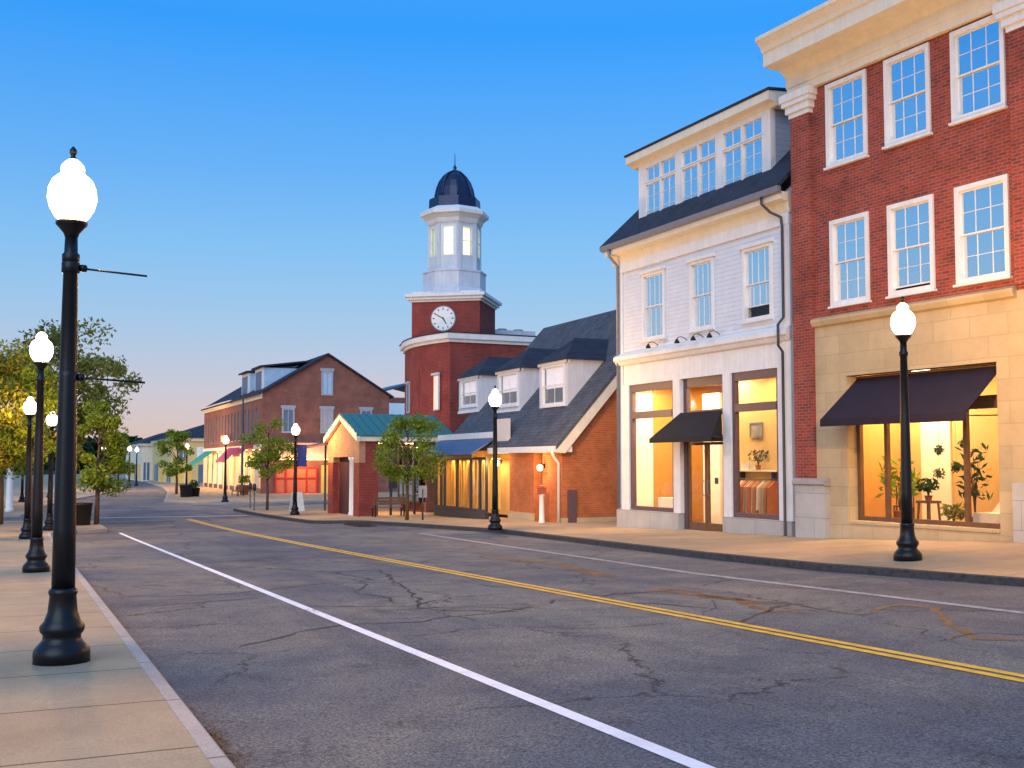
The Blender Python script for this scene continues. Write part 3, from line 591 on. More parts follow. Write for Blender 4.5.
b = MB(g0); b.box(4.62, 5.0, 1.4, 1.62, -.197, .02); tag(b.build('storage_box', 'white_wall'), 'pale storage box on the shelf in the white shop', 'box').location = (*WP, CZ+g0); bpy.data.objects['storage_box'].rotation_euler[2] = WA
b = MB(g0); frame(b, 4.7, 5.3, .75, 1.2, .04, 1.65, 1.69); b.box(4.74, 5.26, 1.67, 1.69, .79, 1.16); o = b.build('wall_picture', 'grey_metal'); o.location = (*WP, CZ+g0); o.rotation_euler[2] = WA; tag(o, 'small grey framed picture on the back wall of the white shop', 'picture')

def leafpot(name, label, cat, loc, h, r, n, leaf='leaf_dark', pot='terracotta', ph=.35, pr=.16, size=.09):
    t = thing(name, label, cat, loc)
    q = MB(); q.lathe([(pr*.7, 0), (pr*.75, .01), (pr, ph*.92), (pr*1.08, ph*.93), (pr*1.08, ph), (pr*.9, ph), (pr*.88, ph-.03)], n=16); q.build('pot', pot, t)
    q = MB()
    for _ in range(7):
        a = random.uniform(0, 2*pi); rr = random.uniform(.3, .9)*r; q.tube([(0, 0, ph-.03), (rr*.3*cos(a), rr*.3*sin(a), ph+h*.5), (rr*cos(a), rr*sin(a), ph+h*random.uniform(.7, 1))], [.012, .009, .004], 5)
    q.build('stem', 'bark', t)
    V = []; F = []
    for i in range(n):
        a = random.uniform(0, 2*pi); e = random.uniform(.1, 1)**.6; rr = r*e; z = ph+h*random.uniform(.25, 1); c_ = np.array([rr*cos(a), rr*sin(a), z])
        d1 = rng.normal(size=3); d1 /= np.linalg.norm(d1); d2 = np.cross(d1, rng.normal(size=3)); d2 /= np.linalg.norm(d2)
        s_ = size*random.uniform(.6, 1.4); V += [c_-d1*s_, c_+d2*s_*.35, c_+d1*s_, c_-d2*s_*.35]; F.append(tuple(range(4*i, 4*i+4)))
    q = MB(); q.add(V, F); q.build('foliage', leaf, t)
    return t
def local(P, A, u, v, z): return (P[0]+u*cos(A)-v*sin(A), P[1]+u*sin(A)+v*cos(A), CZ+z)
leafpot('potted_plant', 'small dark potted plant on the shelf in the white shop', 'plant', local(WP, WA, 5.3, 1.5, -.197), .42, .3, 120, ph=.14, pr=.08, size=.06)
# awning over the door
t = thing('door_awning', 'black cloth awning over the glass double door of the white shop', 'awning', (*WP, CZ+g0), WA)
b = MB(g0)
top = [(3.62, -.05, 1.50), (5.66, -.05, 1.50)]; bot = [(3.05, -.78, .74), (6.18, -.78, .74)]; wl_ = [(3.60, -.05, .74), (5.68, -.05, .74)]
b.add([*top, *bot, *wl_], [(0, 1, 3, 2), (0, 2, 4), (1, 5, 3)]); b.build('cloth', 'black_cloth', t)
b = MB(g0); b.box(3.05, 6.18, -.80, -.775, .60, .745); b.build('valance', 'black_cloth', t)
b = MB(g0); b.tube([(3.07, -.76, .73), (6.16, -.76, .73)], .015); b.tube([(3.07, -.76, .73), (3.6, -.05, .73)], .015); b.tube([(6.16, -.76, .73), (5.66, -.05, .73)], .015); b.build('awning_frame', 'dark_metal', t)
# goose-neck sign lamps
def gooseneck(u, label):
    t = thing('sign_lamp', label, 'lamp', local(WP, WA, u, 0, 3.66), WA, 'black sign lamps along the shop cornice')
    q = MB(); q.tube([(0, 0, .0), (0, -.10, .07), (0, -.22, .10), (0, -.33, .07), (0, -.36, .0)], .012); q.build('arm', 'black_metal', t)
    q = MB(); q.lathe([(.02, .03), (.04, .0), (.08, -.07), (.085, -.10), (.07, -.095), (.02, -.02)], 0, -.36, 16); q.build('lamp_shade', 'black_metal', t)
for u, w_ in ((2.35, 'leftmost black sign lamp on the white shop cornice, below the left window'), (3.92, 'black sign lamp on the white shop cornice, left of the middle window'), (4.75, 'black sign lamp on the white shop cornice under the middle window'), (5.55, 'rightmost black sign lamp on the white shop cornice')): gooseneck(u, w_)
# downspouts
b = MB(g0); b.tube([(8.05, -.45, 7.02), (8.05, -.45, 6.85), (8.16, -.25, 6.62), (8.42, -.11, 6.45), (8.46, -.11, 6.2), (8.46, -.11, 3.8), (8.46, -.29, 3.6), (8.46, -.29, 3.05), (8.46, -.15, 2.9), (8.46, -.15, -1.85), (8.46, -.26, -2.0)], .038, 10); b.build('downspout', 'dark_metal', T)
b = MB(g0); b.tube([(.12, -.45, 7.02), (.12, -.42, 6.8), (.12, -.11, 6.5), (.12, -.11, -1.48)], .05, 10); b.build('downspout', 'grey_metal', T)

# ================================================================ red brick block on the right
BA = R(-86.39); BP = (18.15, 22.467); g0 = -1.95
T = thing('brick_building', 'red brick three storey block with cream cornice and stone shop front at right', 'building', (*BP, CZ+g0), BA)
UE = 15.0; WN = [(1.1,2.44,7.31,9.38), (3.0,4.32,7.35,9.44), (4.9,6.26,7.39,9.44), (1.17,2.43,3.84,5.94), (3.02,4.34,3.84,5.98), (4.92,6.26,3.84,5.98)]
WN = [(a, b_, c-.0, 9.40 if c > 7 else 5.96) if True else 0 for a, b_, c, d_ in WN]
b = MB(g0)
wall(b, .0, UE, 3.52, 9.7, 0, .3, WN); b.build('wall', 'red_brick', T); b = MB(g0); b.box(-.10, -.001, .0, 12, -1.9, 10.0); b.build('side_wall', 'red_brick', T)
b = MB(g0); b.box(-.08, .59, -.12, -.001, -.42, 9.06); b.box(6.42, 7.3, -.12, -.001, 3.62, 9.06); each(b, 'brick_pilaster', 'red_brick', T)
OP = (1.63, 5.87, -1.38, 2.10)
b = MB(g0); wall(b, .592, UE, -1.95, 3.515, -.03, .3, [OP]); b.box(.595, UE, -.031, .3, -2.3, -1.951)
b.build('stone_front', 'stone_block', T)
b = MB(g0); b.prism([(-.03, 3.36), (-.12, 3.40), (-.17, 3.50), (-.17, 3.56), (-.0, 3.63), (.0, 3.36)], .592, 6.4, 'x'); b.prism([(-.03, 3.36), (-.12, 3.40), (-.17, 3.50), (-.17, 3.56), (-.0, 3.63), (.0, 3.36)], 7.32, UE, 'x'); each(b, 'stone_band', 'stone_block', T)
b = MB(g0); b.box(-.02, 1.02, -.20, .0, -2.3, -.56); b.box(6.30, 7.5, -.20, -.032, -2.3, -.40); each(b, 'pilaster_base', 'grey_stone', T)
b = MB(g0); b.prism([(-.20, -.56), (-.26, -.52), (-.26, -.44), (-.16, -.38), (.0, -.38), (.0, -.56)], -.06, 1.06, 'x'); b.build('base_cap', 'granite', T)
def capital(u0, u1):
    c_ = MB(g0)
    for e, z0_, z1_ in ((.03, 8.86, 8.98), (.09, 8.98, 9.16), (.16, 9.16, 9.28), (.20, 9.28, 9.47)): c_.box(u0-e, u1+e, -.12-e, -.0, z0_+.001, z1_)
    c_.build('capital', 'white_paint', T)
capital(-.08, .59); capital(6.42, 7.3)
b = MB(g0); prof = [(0, 9.46), (-.14, 9.46), (-.14, 9.64), (-.18, 9.66), (-.18, 9.94), (-.24, 9.97), (-.30, 10.05), (-.40, 10.10), (-.92, 10.12), (-.92, 10.46), (-.97, 10.48), (-1.02, 10.60), (-1.14, 10.72), (-1.18, 10.74), (-1.18, 10.84), (0, 11.0)]
b.prism(prof, -.16, UE, 'x')
b.build('cornice', 'cream_paint', T)
b = MB(g0); b.box(-.3, UE, .31, 12, 9.7, 9.8); b.box(-.0, UE, 11.8, 12, -1.9, 9.7); b.box(UE-.2, UE, .31, 11.8, -1.9, 9.7); b.build('shell', 'red_brick', T)
for i, (a_, b_, c, d_) in enumerate(WN): sash_window(T, g0, a_, b_, c, d_, 0, .105, 3, 2, blind=['mid_blind', 'blind', 'mid_blind', 'blind', 'mid_blind', 'blind'][i], proud=.05, openz=.07 if i == 4 else 0.)
# shop window
f = MB(g0); v = .33
frame(f, 1.64, 5.86, -1.37, 2.09, .10, v-.05, v+.06)
for u in (2.54, 4.78): f.box(u-.045, u+.045, v-.05, v+.06, -1.27, 1.99)
f.box(1.74, 5.76, v-.055, v+.065, 1.16, 1.44)
w = f.build('shop_window', 'brown_wood', T)
p = MB(g0); p.box(1.7, 5.8, v, v+.01, -1.3, 1.17); p.box(1.7, 5.8, v, v+.01, 1.43, 2.03); p.build('pane', 'shop_glass', w)
b = MB(g0); b.box(1.632, 5.868, -.06, .28, -1.44, -1.375); b.build('stone_sill', 'stone_block', T)
b = MB(g0); b.box(.8, 7.2, 4.6, 4.7, -1.7, 2.6); b.box(.8, .9, .45, 4.6, -1.7, 2.6); b.box(7.1, 7.2, .45, 4.6, -1.7, 2.6); b.box(.9, 7.1, .42, 4.6, 2.35, 2.42); each(b, 'interior_wall', 'warm_wall', T)
b = MB(g0); b.box(.901, .93, .45, 2.59, -1.5, 2.34); b.build('partition', 'amber_wall', T); b = MB(g0); b.box(.94, 4.2, 2.6, 2.7, -1.5, 2.34); b.build('rear_wall', 'warm_wall', T)
b = MB(g0); b.box(.9, 7.1, .42, 4.6, -1.62, -1.5); b.build('shop_floor', 'wood_floor', T)
b = MB(g0); b.box(1.55, 2.45, 2.55, 2.599, -1.49, 1.2); b.build('rear_door', 'white_wall', T)
b = MB(g0)
for u, vv in ((2.2, 1.3), (4.0, 1.4), (5.4, 1.6), (4.9, 3.5), (6.2, 3.3)): b.box(u-.22, u+.22, vv-.22, vv+.22, 2.30, 2.345)
each(b, 'ceiling_light', 'ceiling_lamp', T)
b = MB(g0); b.box(1.8, 2.2, 2.0, 2.2, 2.25, 2.345); b.build('spot_light', 'bright_lamp', T)
fl = -1.5
for u, v_, sx, w_, c_ in ((2.0, 1.2, 1.0, 20, WARM), (4.6, 1.5, 1.2, 30, WARM), (2.0, 2.0, .7, 60, WARM2), (5.6, 3.2, 1.0, 24, WARM)): lamp_light('ceiling_lamp', T, (u, v_, 2.26-g0), w_, c_, sx, .7)
leafpot('potted_palm', 'feathery potted palm left of the lamp post, behind the stone shop window', 'plant', local(BP, BA, 2.0, 1.3, fl), 1.25, .50, 150, 'leaf_green', ph=.35, size=.13)
leafpot('potted_fern', 'small potted fern standing on the stool in the stone shop window', 'plant', local(BP, BA, 2.95, 1.2, fl+.62), .38, .26, 120, 'leaf_dark', ph=.12, pr=.09, size=.08)
leafpot('tall_plant', 'tall thin leafy plant right of the right window post in the stone shop', 'plant', local(BP, BA, 4.25, 1.2, fl), 1.6, .36, 110, 'leaf_dark', ph=.3, size=.11)
leafpot('low_plant', 'low yellow-green plant on the floor at the right window post of the stone shop', 'plant', local(BP, BA, 4.0, .8, fl), .42, .28, 110, 'leaf_gold', ph=.15, pr=.1, size=.09)
for k, (u, z, vv) in enumerate(((3.1, -.25, 1.4), (3.2, .30, 1.3), (3.6, -.1, 1.4), (3.9, .45, 1.3))):
    t = thing('hanging_plant', ['leafy ball hanging lowest in the stone shop window, nearest the lamp post', 'upper leafy ball hanging left of the right window post', 'leafy ball hanging close to the right window post, low down', 'leafy ball hanging highest, right of the right window post'][k], 'plant', local(BP, BA, u, vv, 0), 0, 'leafy balls hanging in the stone shop window')
    q = MB(); q.tube([(0, 0, z+.05), (0, 0, 2.33)], .004, 4); q.build('cord', 'dark_metal', t)
    V = []; F = []
    for i in range(90):
        c_ = rng.normal(size=3); c_ = c_/np.linalg.norm(c_)*random.uniform(.03, .13)+np.array([0, 0, z]); d1 = rng.normal(size=3); d1 /= np.linalg.norm(d1); d2 = np.cross(d1, rng.normal(size=3)); d2 /= np.linalg.norm(d2)
        V += [c_-d1*.05, c_+d2*.02, c_+d1*.05, c_-d2*.02]; F.append(tuple(range(4*i, 4*i+4)))
    q = MB(); q.add(V, F); q.build('foliage', 'leaf_dark', t)
t = thing('stool', 'small wooden stool carrying the fern in the stone shop window', 'stool', local(BP, BA, 2.95, 1.2, fl), BA)
q = MB(); q.box(-.2, .2, -.2, .2, .56, .62); q.build('seat', 'brown_wood', t)
for sx in (-1, 1):
    for sy in (-1, 1): q = MB(); q.hexa([(sx*.18-.02, sy*.18-.02, 0), (sx*.18+.02, sy*.18-.02, 0), (sx*.18+.02, sy*.18+.02, 0), (sx*.18-.02, sy*.18+.02, 0)], [(sx*.15-.02, sy*.15-.02, .56), (sx*.15+.02, sy*.15-.02, .56), (sx*.15+.02, sy*.15+.02, .56), (sx*.15-.02, sy*.15+.02, .56)]); q.build('leg', 'brown_wood', t)
t = thing('chair', 'brown slatted chair behind the lamp post in the stone shop window', 'chair', local(BP, BA, 1.75, 1.7, fl), BA+.6)
q = MB(); q.box(-.22, .22, -.22, .22, .42, .46); q.build('seat', 'brown_wood', t)
q = MB()
for x in (-.2, -.1, 0, .1, .2): q.box(x-.015, x+.015, .2, .23, .46, .95)
q.box(-.22, .22, .195, .235, .95, 1.0); q.build('backrest', 'brown_wood', t)
for sx in (-1, 1):
    for sy in (-1, 1): q = MB(); q.box(sx*.2-.02, sx*.2+.02, sy*.2-.02, sy*.2+.02, 0, .42); q.build('leg', 'brown_wood', t)
t = thing('sofa', 'white cushioned sofa in the right end of the stone shop window', 'sofa', local(BP, BA, 4.85, 1.4, fl), BA)
q = MB(); q.box(-.5, .6, -.4, .4, .08, .40); q.build('seat', 'white_cloth', t)
q = MB(); q.hexa([(-.5, .22, .40), (.6, .22, .40), (.6, .42, .40), (-.5, .42, .40)], [(-.2, .30, .80), (.6, .30, .95), (.6, .46, .95), (-.2, .46, .80)]); q.build('backrest', 'white_cloth', t)
q = MB(); q.box(-.48, .58, -.38, .38, 0, .079); q.build('base', 'brown_wood', t)
# awning
t = thing('shop_awning', 'wide dark purple cloth awning over the stone shop window', 'awning', (*BP, CZ+g0), BA)
b = MB(g0); tu = (1.72, 5.80); bu = (1.66, 5.80)
b.add([(tu[0], .26, 2.04), (tu[1], .26, 2.04), (bu[1], -.90, 1.03), (bu[0], -.90, 1.03), (tu[0], .26, 2.02), (tu[1], .26, 2.02), (bu[1], -.90, 1.01), (bu[0], -.90, 1.01)], [(0, 1, 2, 3), (7, 6, 5, 4)])
b.build('cloth', 'awning_cloth', t)
b = MB(g0); n_ = 40
b.box(bu[0], bu[1], -.915, -.898, .86, 1.035); b.build('valance', 'awning_cloth', t)
b = MB(g0); b.add([(bu[0]+.01, -.89, .98), (bu[0]+.01, .26, 1.98), (bu[0]+.01, .26, 1.9), (bu[0]+.01, -.89, .88)], [(0, 1, 2, 3)])
b.tube([(bu[0]+.04, -.88, .97), (bu[1]-.04, -.88, .97)], .018); b.tube([(bu[0]+.04, -.88, .97), (bu[0]+.04, .26, 1.0)], .015); b.tube([(bu[1]-.04, -.88, .97), (bu[1]-.04, .26, 1.0)], .015); b.build('awning_frame', 'dark_metal', t)

# ================================================================ street lamps
def lamp(label, x, y, arm=None, n=24, tall=1.0, group='black post lamps with white globes'):
    t = thing('street_lamp', label, 'street lamp', (x, y, Z(x, y)), 0, group)
    q = MB(); q.lathe([(.245, 0), (.245, .10), (.235, .13), (.20, .17), (.165, .21), (.165, .25), (.19, .28), (.195, .33), (.16, .37), (.13, .45), (.115, .60), (.125, .62), (.125, .65), (.105, .67)], n=n); q.build('base', 'black_metal', t)
    q = MB(); q.lathe([(.102, .67), (.098, 1.2), (.080, 2.6), (.062, 3.66), (.078, 3.68), (.078, 3.74), (.060, 3.76), (.056, 3.90)], n=n); q.build('pole', 'black_metal', t)
    q = MB(); q.lathe([(.056, 3.90), (.07, 3.94), (.12, 4.00), (.14, 4.02), (.14, 4.05), (.11, 4.055)], n=n); q.build('globe_holder', 'black_metal', t)
    q = MB(); q.lathe([(.11, 4.057), (.15, 4.09), (.195, 4.17), (.218, 4.26), (.210, 4.36), (.180, 4.435), (.140, 4.475), (.112, 4.495), (.102, 4.52), (.106, 4.545), (.10, 4.575), (.07, 4.61), (.04, 4.635)], n=n); q.build('globe', 'globe', t)
    q = MB(); q.lathe([(.035, 4.636), (.03, 4.65), (.018, 4.67), (.035, 4.70), (.03, 4.73), (.008, 4.76)], n=12); q.build('finial', 'black_metal', t)
    lamp_light('bulb', t, (0, 0, 4.30), LAMP_W, (1.0, .53, .17), radius=.10)
    if arm:
        for z_, L in arm:
            q = MB(); q.tube([(.05, 0, z_), (.68, .02, z_-.03)], .010, 8); q.lathe([(.075, z_-.05), (.08, z_-.045), (.08, z_+.045), (.075, z_+.05)], n=n); q.lathe([(.03, z_-.03), (.04, z_), (.03, z_+.03)], .11, 0, 10); q.build('banner_arm', 'black_metal', t)
    return t
lamp('nearest street lamp on the left sidewalk, tall black post with banner rods', .42, 10.92, [(3.62, .7), (2.60, .7)])
l2 = lamp('second street lamp on the left sidewalk, right behind the nearest one', .40, 23.19); register(l2)
rest = [(14.59, 15.16, 'street lamp in front of the purple awning and stone shop'), (14.38, 33.3, 'street lamp in front of the dormered brick shop'),
        (12.95, 55.6, 'street lamp carrying the blue banner left of the green roofed kiosk'), (13.35, 78.4, 'street lamp on the far corner in front of the pink awning'),
        (.38, 39.3, 'street lamp among the left sidewalk trees, behind the second lamp'), (1.24, 46.4, 'street lamp showing just left of the nearest post, beside the black planter'),
        (.46, 88, 'far street lamp behind the left sidewalk trees, further left'), (2.6, 99, 'far street lamp behind the left sidewalk trees, further right'),
        (8.3, 122, 'far street lamp at the left kerb before the yellow shops, leftmost of four'), (9.7, 121, 'far street lamp at the left kerb, second from left before the yellow shops'),
        (11.4, 128, 'far street lamp at the left kerb with its whole post visible'), (13.1, 138, 'far street lamp in front of the grey doorway of the yellow shops'), (15.6, 114, 'far street lamp showing through the small tree by the green awning')]
for x, y, lb in rest: dup(l2, (x, y, Z(x, y)), 0, lb)
bn = thing('banner', 'blue rectangular banner hanging from the lamp by the green roofed kiosk', 'banner', (12.95, 55.6, Z(12.95, 55.6)))
q = MB(); q.tube([(.05, 0, 3.55), (.62, 0, 3.55)], .012, 6); q.tube([(.05, 0, 2.45), (.62, 0, 2.45)], .012, 6); each(q, 'banner_rod', 'black_metal', bn)
q = MB(); q.add([(x, .03*sin(x*9), z) for x in (.09, .25, .42, .58) for z in (2.46, 3.54)], [(0, 2, 3, 1), (2, 4, 5, 3), (4, 6, 7, 5)]); q.build('cloth', 'blue_banner', bn)

# ================================================================ brick shop with three dormers
g0 = -2.2; SX, SY = 18.15, 50.6                          # origin: far-left corner of the front, x_local 14.7 is the near corner
def LX(y): return SY-y                                     # street position -> along the front
T = thing('dormer_shop_building', 'low orange brick shop with slate roof and three white dormers', 'building', (SX, SY, CZ+g0), AX)
NE = LX(35.9); EZ = .72; m_ = 1.17; RV = 4.95; RZ = EZ+RV*m_
b = MB(g0)
b.prism([(.0, -2.4), (.0, EZ), (RV, RZ-.15), (2*RV, EZ), (2*RV, -2.4)], NE-.3, NE, 'x')                 # gable wall
wall(b, 10.05, 12.35, -2.4, .45, 0, .3); b.box(13.1, NE-.301, 0, .3, -2.4, .45)
b.build('brick_wall', 'orange_brick', T)
b = MB(g0); b.box(.0, 14.4, 1.2, 1.3, -2.4, 1.0); b.box(.0, .1, .0, 9.9, -2.4, .6); b.box(9.95, 12.45, .301, .32, -2.4, .4);  each(b, 'recess_wall', 'brown_brick', T)
b = MB(g0); b.box(9.98, 12.42, -.05, .0, -2.5, -1.93); b.box(NE-.3, NE+.05, -.05, 9.9, -2.5, -2.0); each(b, 'stone_plinth', 'stone_block', T)
q = MB(g0)
q.slab([(3.0, -.32, EZ-.05), (NE+.22, -.32, EZ-.05), (NE+.22, RV, RZ+.33*0), (3.0, RV, RZ)], .16)
q.slab([(3.0, RV, RZ), (NE+.22, RV, RZ), (NE+.22, 2*RV+.3, EZ-.05), (3.0, 2*RV+.3, EZ-.05)], .16)
q.add([(3.0, -.32, EZ-.05), (3.0, RV, RZ), (3.0, 2*RV+.3, EZ-.05), (-.6, RV, EZ-.05+.2), (-.6, -.32, EZ-.05), (-.6, 2*RV+.3, EZ-.05)], [(0, 1, 3, 4), (1, 2, 5, 3)])
rf = q.build('roof', 'roof_shingle', T)
b = MB(g0); b.prism([(-.30, EZ-.34), (-.30, EZ-.215), (RV, RZ-.165), (RV, RZ-.60), (.05, EZ-.36)], NE+.002, NE+.20, 'x'); b.build('bargeboard', 'cream_paint', T)
b = MB(g0); b.box(8.6, NE+.16, -.37, .35, .40, .62); b.build('fascia', 'white_paint', T)
b = MB(g0); b.box(2.0, 9.1, -.10, .2, 1.05, 1.30); b.build('upper_fascia', 'white_paint', T)
b = MB(g0); b.box(2.0, 9.1, -.05, 1.2, .62, 1.049); b.build('upper_wall', 'grey_white_paint', T)
q = MB(g0); q.slab([(2.35, -1.15, .40), (8.75, -1.15, .40), (8.75, -.1, 1.03), (2.35, -.1, 1.03)], .07); q.build('metal_canopy', 'blue_metal', T)
b = MB(g0); b.box(2.4, 8.7, -1.1, -1.03, .22, .33); b.build('canopy_beam', 'brown_wood', T)
# glazed bay
f = MB(g0); frame(f, 2.5, 8.65, -2.02, .24, .10, -.45, -.35)
for u in (3.3, 3.75, 5.3, 6.9, 7.9): f.box(u-.06, u+.06, -.45, -.35, -1.92, .14)
w = f.build('shop_window', 'dark_metal', T); p = MB(g0); p.box(2.6, 8.55, -.41, -.40, -1.95, .2); p.build('pane', 'shop_glass', w)
b = MB(g0); b.box(2.5, 8.65, -.47, -.3, -2.4, -2.03); each(b, 'window_base', 'dark_metal', T)
b = MB(g0); b.box(2.5, 8.6, .9, 1.0, -2.2, .6); b.box(2.5, 2.6, -.3, .9, -2.2, .6); each(b, 'interior_wall', 'warm_wall', T)
b = MB(g0)
for u in np.arange(2.75, 8.5, .42): b.box(u, u+.20, .2+.1*sin(u*7), .24+.1*sin(u*7), -1.9, .1)
each(b, 'curtain', 'curtain_lit_yellow', T)
b = MB(g0)
for u in (3.4, 4.9, 6.3, 7.6): b.box(u-.12, u+.12, .3, .6, .16, .20)
each(b, 'ceiling_light', 'shop_lamp', T)
for u in (3.6, 5.2, 7.4): lamp_light('ceiling_lamp', T, (u, .3, .1-g0), 12, WARM, 1.0, .6)
b = MB(g0); b.box(12.42, 13.05, .9, 1.0, -2.2, .2); b.build('shop_door', 'dark_metal', T)
b = MB(g0); b.box(8.7, 9.95, .9, 1.0, -2.2, .2); b.build('recess_door', 'brown_wood', T)
b = MB(g0); b.tube([(NE-.02, -.42, .45), (NE-.02, -.30, .2), (NE-.02, -.12, .0), (NE-.02, -.12, -2.3)], .055, 8); b.build('downspout', 'cream_paint', T)
b = MB(g0); b.box(NE+.002, NE+.06, .22, .58, -2.3, -.98); b.build('shutter_panel', 'mauve_paint', T)
b = MB(g0); b.box(NE-.001, NE+.012, 1.1, 1.9, -2.3, -.2); 
def wall_lantern(u, v, z, label):
    t = thing('wall_lantern', label, 'wall lamp', (SX+v, SY-u, CZ+z), AX, 'glowing lanterns on the dormered shop')
    q = MB(); q.box(-.03, .03, -.0, .05, -.05, .12); q.tube([(0, 0, .08), (0, -.12, .14), (0, -.16, .10)], .012, 6); each(q, 'bracket', 'black_metal', t)
    q = MB(); q.lathe([(.05, -.14), (.09, -.12), (.11, .02), (.06, .08)], 0, -.16, 10); q.build('glass', 'wall_lamp', t); lamp_light('bulb', t, (0, -.32, -.02), 22, (1, .6, .22), radius=.06)
wall_lantern(9.25, -.05, .02, 'glowing lantern beside the lamp post at the yellow shop window'); wall_lantern(13.3, -.05, -.15, 'glowing lantern near the cream downspout of the dormered shop')
# dormers
def dormer(ya, yb, xf, zb, zt, n_):
    u0, u1 = LX(yb), LX(ya); v = xf-SX; d = MB(g0)
    wall(d, u0, u1, zb, zt, v, v+.12, [(u0+.22, u1-.22, zb+.30, zt-.12)]); dm = d.build('dormer', 'grey_white_paint', T)
    ve = (zt-EZ)/m_+.1
    d = MB(g0)
    for uu in (u0, u1-.1): d.prism([(v+.121, zb), (v+.121, zt), (ve, zt), (v+.121+.2, zb)], uu, uu+.1, 'x')
    each(d, 'dormer_cheek', 'grey_white_paint', dm)
    rv = v+1.0; um = (u0+u1)/2; o_ = .16; rz = zt+1.0; vb = (rz-EZ)/m_+.1
    d = MB(g0)
    d.add([(u0-o_, v-o_, zt), (u1+o_, v-o_, zt), (u1+o_, ve+.2, zt), (um, vb, rz), (u0-o_, ve+.2, zt), (um, rv, rz)], [(0, 1, 5), (1, 2, 3, 5), (4, 0, 5, 3), (0, 4, 2, 1)]); d.build('dormer_roof', 'dark_roof', dm)
    d = MB(g0); frame(d, u0-.05, u1+.05, zt-.12, zt-.005, .05, v-.05, v+.13); d.box(u0-.05, u1+.05, v-.06, v-.001, zt-.12, zt-.004); d.box(u0-.02, u1+.02, v-.05, v-.001, zb, zb+.12); each(d, 'dormer_trim', 'white_paint', dm)
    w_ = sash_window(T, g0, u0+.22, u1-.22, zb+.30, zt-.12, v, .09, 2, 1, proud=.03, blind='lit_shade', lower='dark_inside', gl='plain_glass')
dormer(37.5, 39.95, 19.2, 1.95, 3.98, 3); dormer(41.9, 44.4, 19.25, 2.15, 4.0, 2); dormer(46.7, 49.2, 19.35, 2.35, 4.05, 1)
t = thing('blank_board', 'blank cream board standing up from the eave between two dormers', 'board', (SX, SY, CZ+g0), AX)
b = MB(g0); b.box(LX(41.64), LX(40.43), -.12, -.02, .66, 1.80); b.build('panel', 'board_cream', t)
b = MB(g0); b.box(LX(41.4), LX(41.3), -.019, .4, .66, 1.2); b.box(LX(40.8), LX(40.7), -.019, .4, .66, 1.2); b.build('post', 'grey_metal', t)
# hydrant-like white post with red top near the door
def post_red(x, y):
    t = thing('hose_post', 'white post with a red box on top beside the cream downspout', 'post', (x, y, Z(x, y)))
    q = MB(); q.lathe([(.13, 0), (.13, .03), (.10, .05), (.095, 1.0), (.11, 1.02), (.11, 1.05)], n=14); q.build('post_body', 'white_paint', t)
    q = MB(); q.box(-.13, .13, -.10, .10, 1.052, 1.28); q.box(-.145, .145, -.115, .115, 1.282, 1.31); q.lathe([(.07, 1.311), (.06, 1.36), (.02, 1.39)], n=10); q.build('box', 'red_dull', t)
post_red(17.75, 36.75)

# ================================================================ clock tower
g0 = -2.5; TC = (23.3, 60.0)
T = thing('clock_tower', 'red brick clock tower with white octagonal lantern and dark blue dome', 'tower', (*TC, CZ+g0), 0)
def W2(x, y): return (x-TC[0], y-TC[1])
bow = [W2(21.5, 56.0)]
for i in range(1, 10):
    s = i/10; yy = 56+s*7.4; bow.append(W2(21.5-0.80*sin(pi*s)**.8, yy))
bow.append(W2(21.4, 63.4)); outline = bow+[W2(29.5, 63.4), W2(29.5, 56.0)]
q = MB(g0); q.prism(outline, -2.5, 6.62, 'z'); q.build('lower_block', 'dark_red_brick', T)
def off(pts, e):
    cx = sum(p[0] for p in pts)/len(pts); cy = sum(p[1] for p in pts)/len(pts); return [(p[0]+e*(1 if p[0] > cx else -1), p[1]+e*(1 if p[1] > cy else -1)*(1 if abs(p[1]-cy) > 3.6 else 0)) for p in pts]
q = MB(g0); q.prism(off(outline, .10), 6.621, 6.80, 'z'); q.prism(off(outline, .25), 6.801, 7.10, 'z'); q.build('lower_cornice', 'white_paint', T)
q = MB(g0); q.prism(off(outline, .28), 7.101, 7.16, 'z'); q.build('lower_roof', 'dark_roof', T)
RA = R(-36)
def rot(x, y): return (x*cos(RA)-y*sin(RA), x*sin(RA)+y*cos(RA))
def sq(h): return [rot(-h, -h), rot(h, -h), rot(h, h), rot(-h, h)]
q = MB(g0); q.prism(sq(2.0), 7.161, 9.2, 'z'); q.build('clock_block', 'dark_red_brick', T)
q = MB(g0); q.prism(sq(2.08), 9.201, 9.32, 'z'); q.prism(sq(2.22), 9.321, 9.48, 'z'); q.prism(sq(2.35), 9.481, 9.66, 'z'); q.prism(sq(2.0), 9.661, 9.80, 'z'); q.prism(sq(1.9), 7.161, 7.2, 'z'); q.build('clock_cornice', 'white_paint', T)
o8 = R(-36)+pi/8
q = MB(g0); q.lathe([(2.2, 9.70), (2.2, 9.82), (2.02, 9.86), (2.02, 9.98), (1.86, 10.1), (1.86, 11.02), (1.92, 11.04), (1.92, 11.14), (1.62, 11.18)], n=8, smooth=False, rot=o8); q.build('lantern_base', 'grey_white_paint', T)
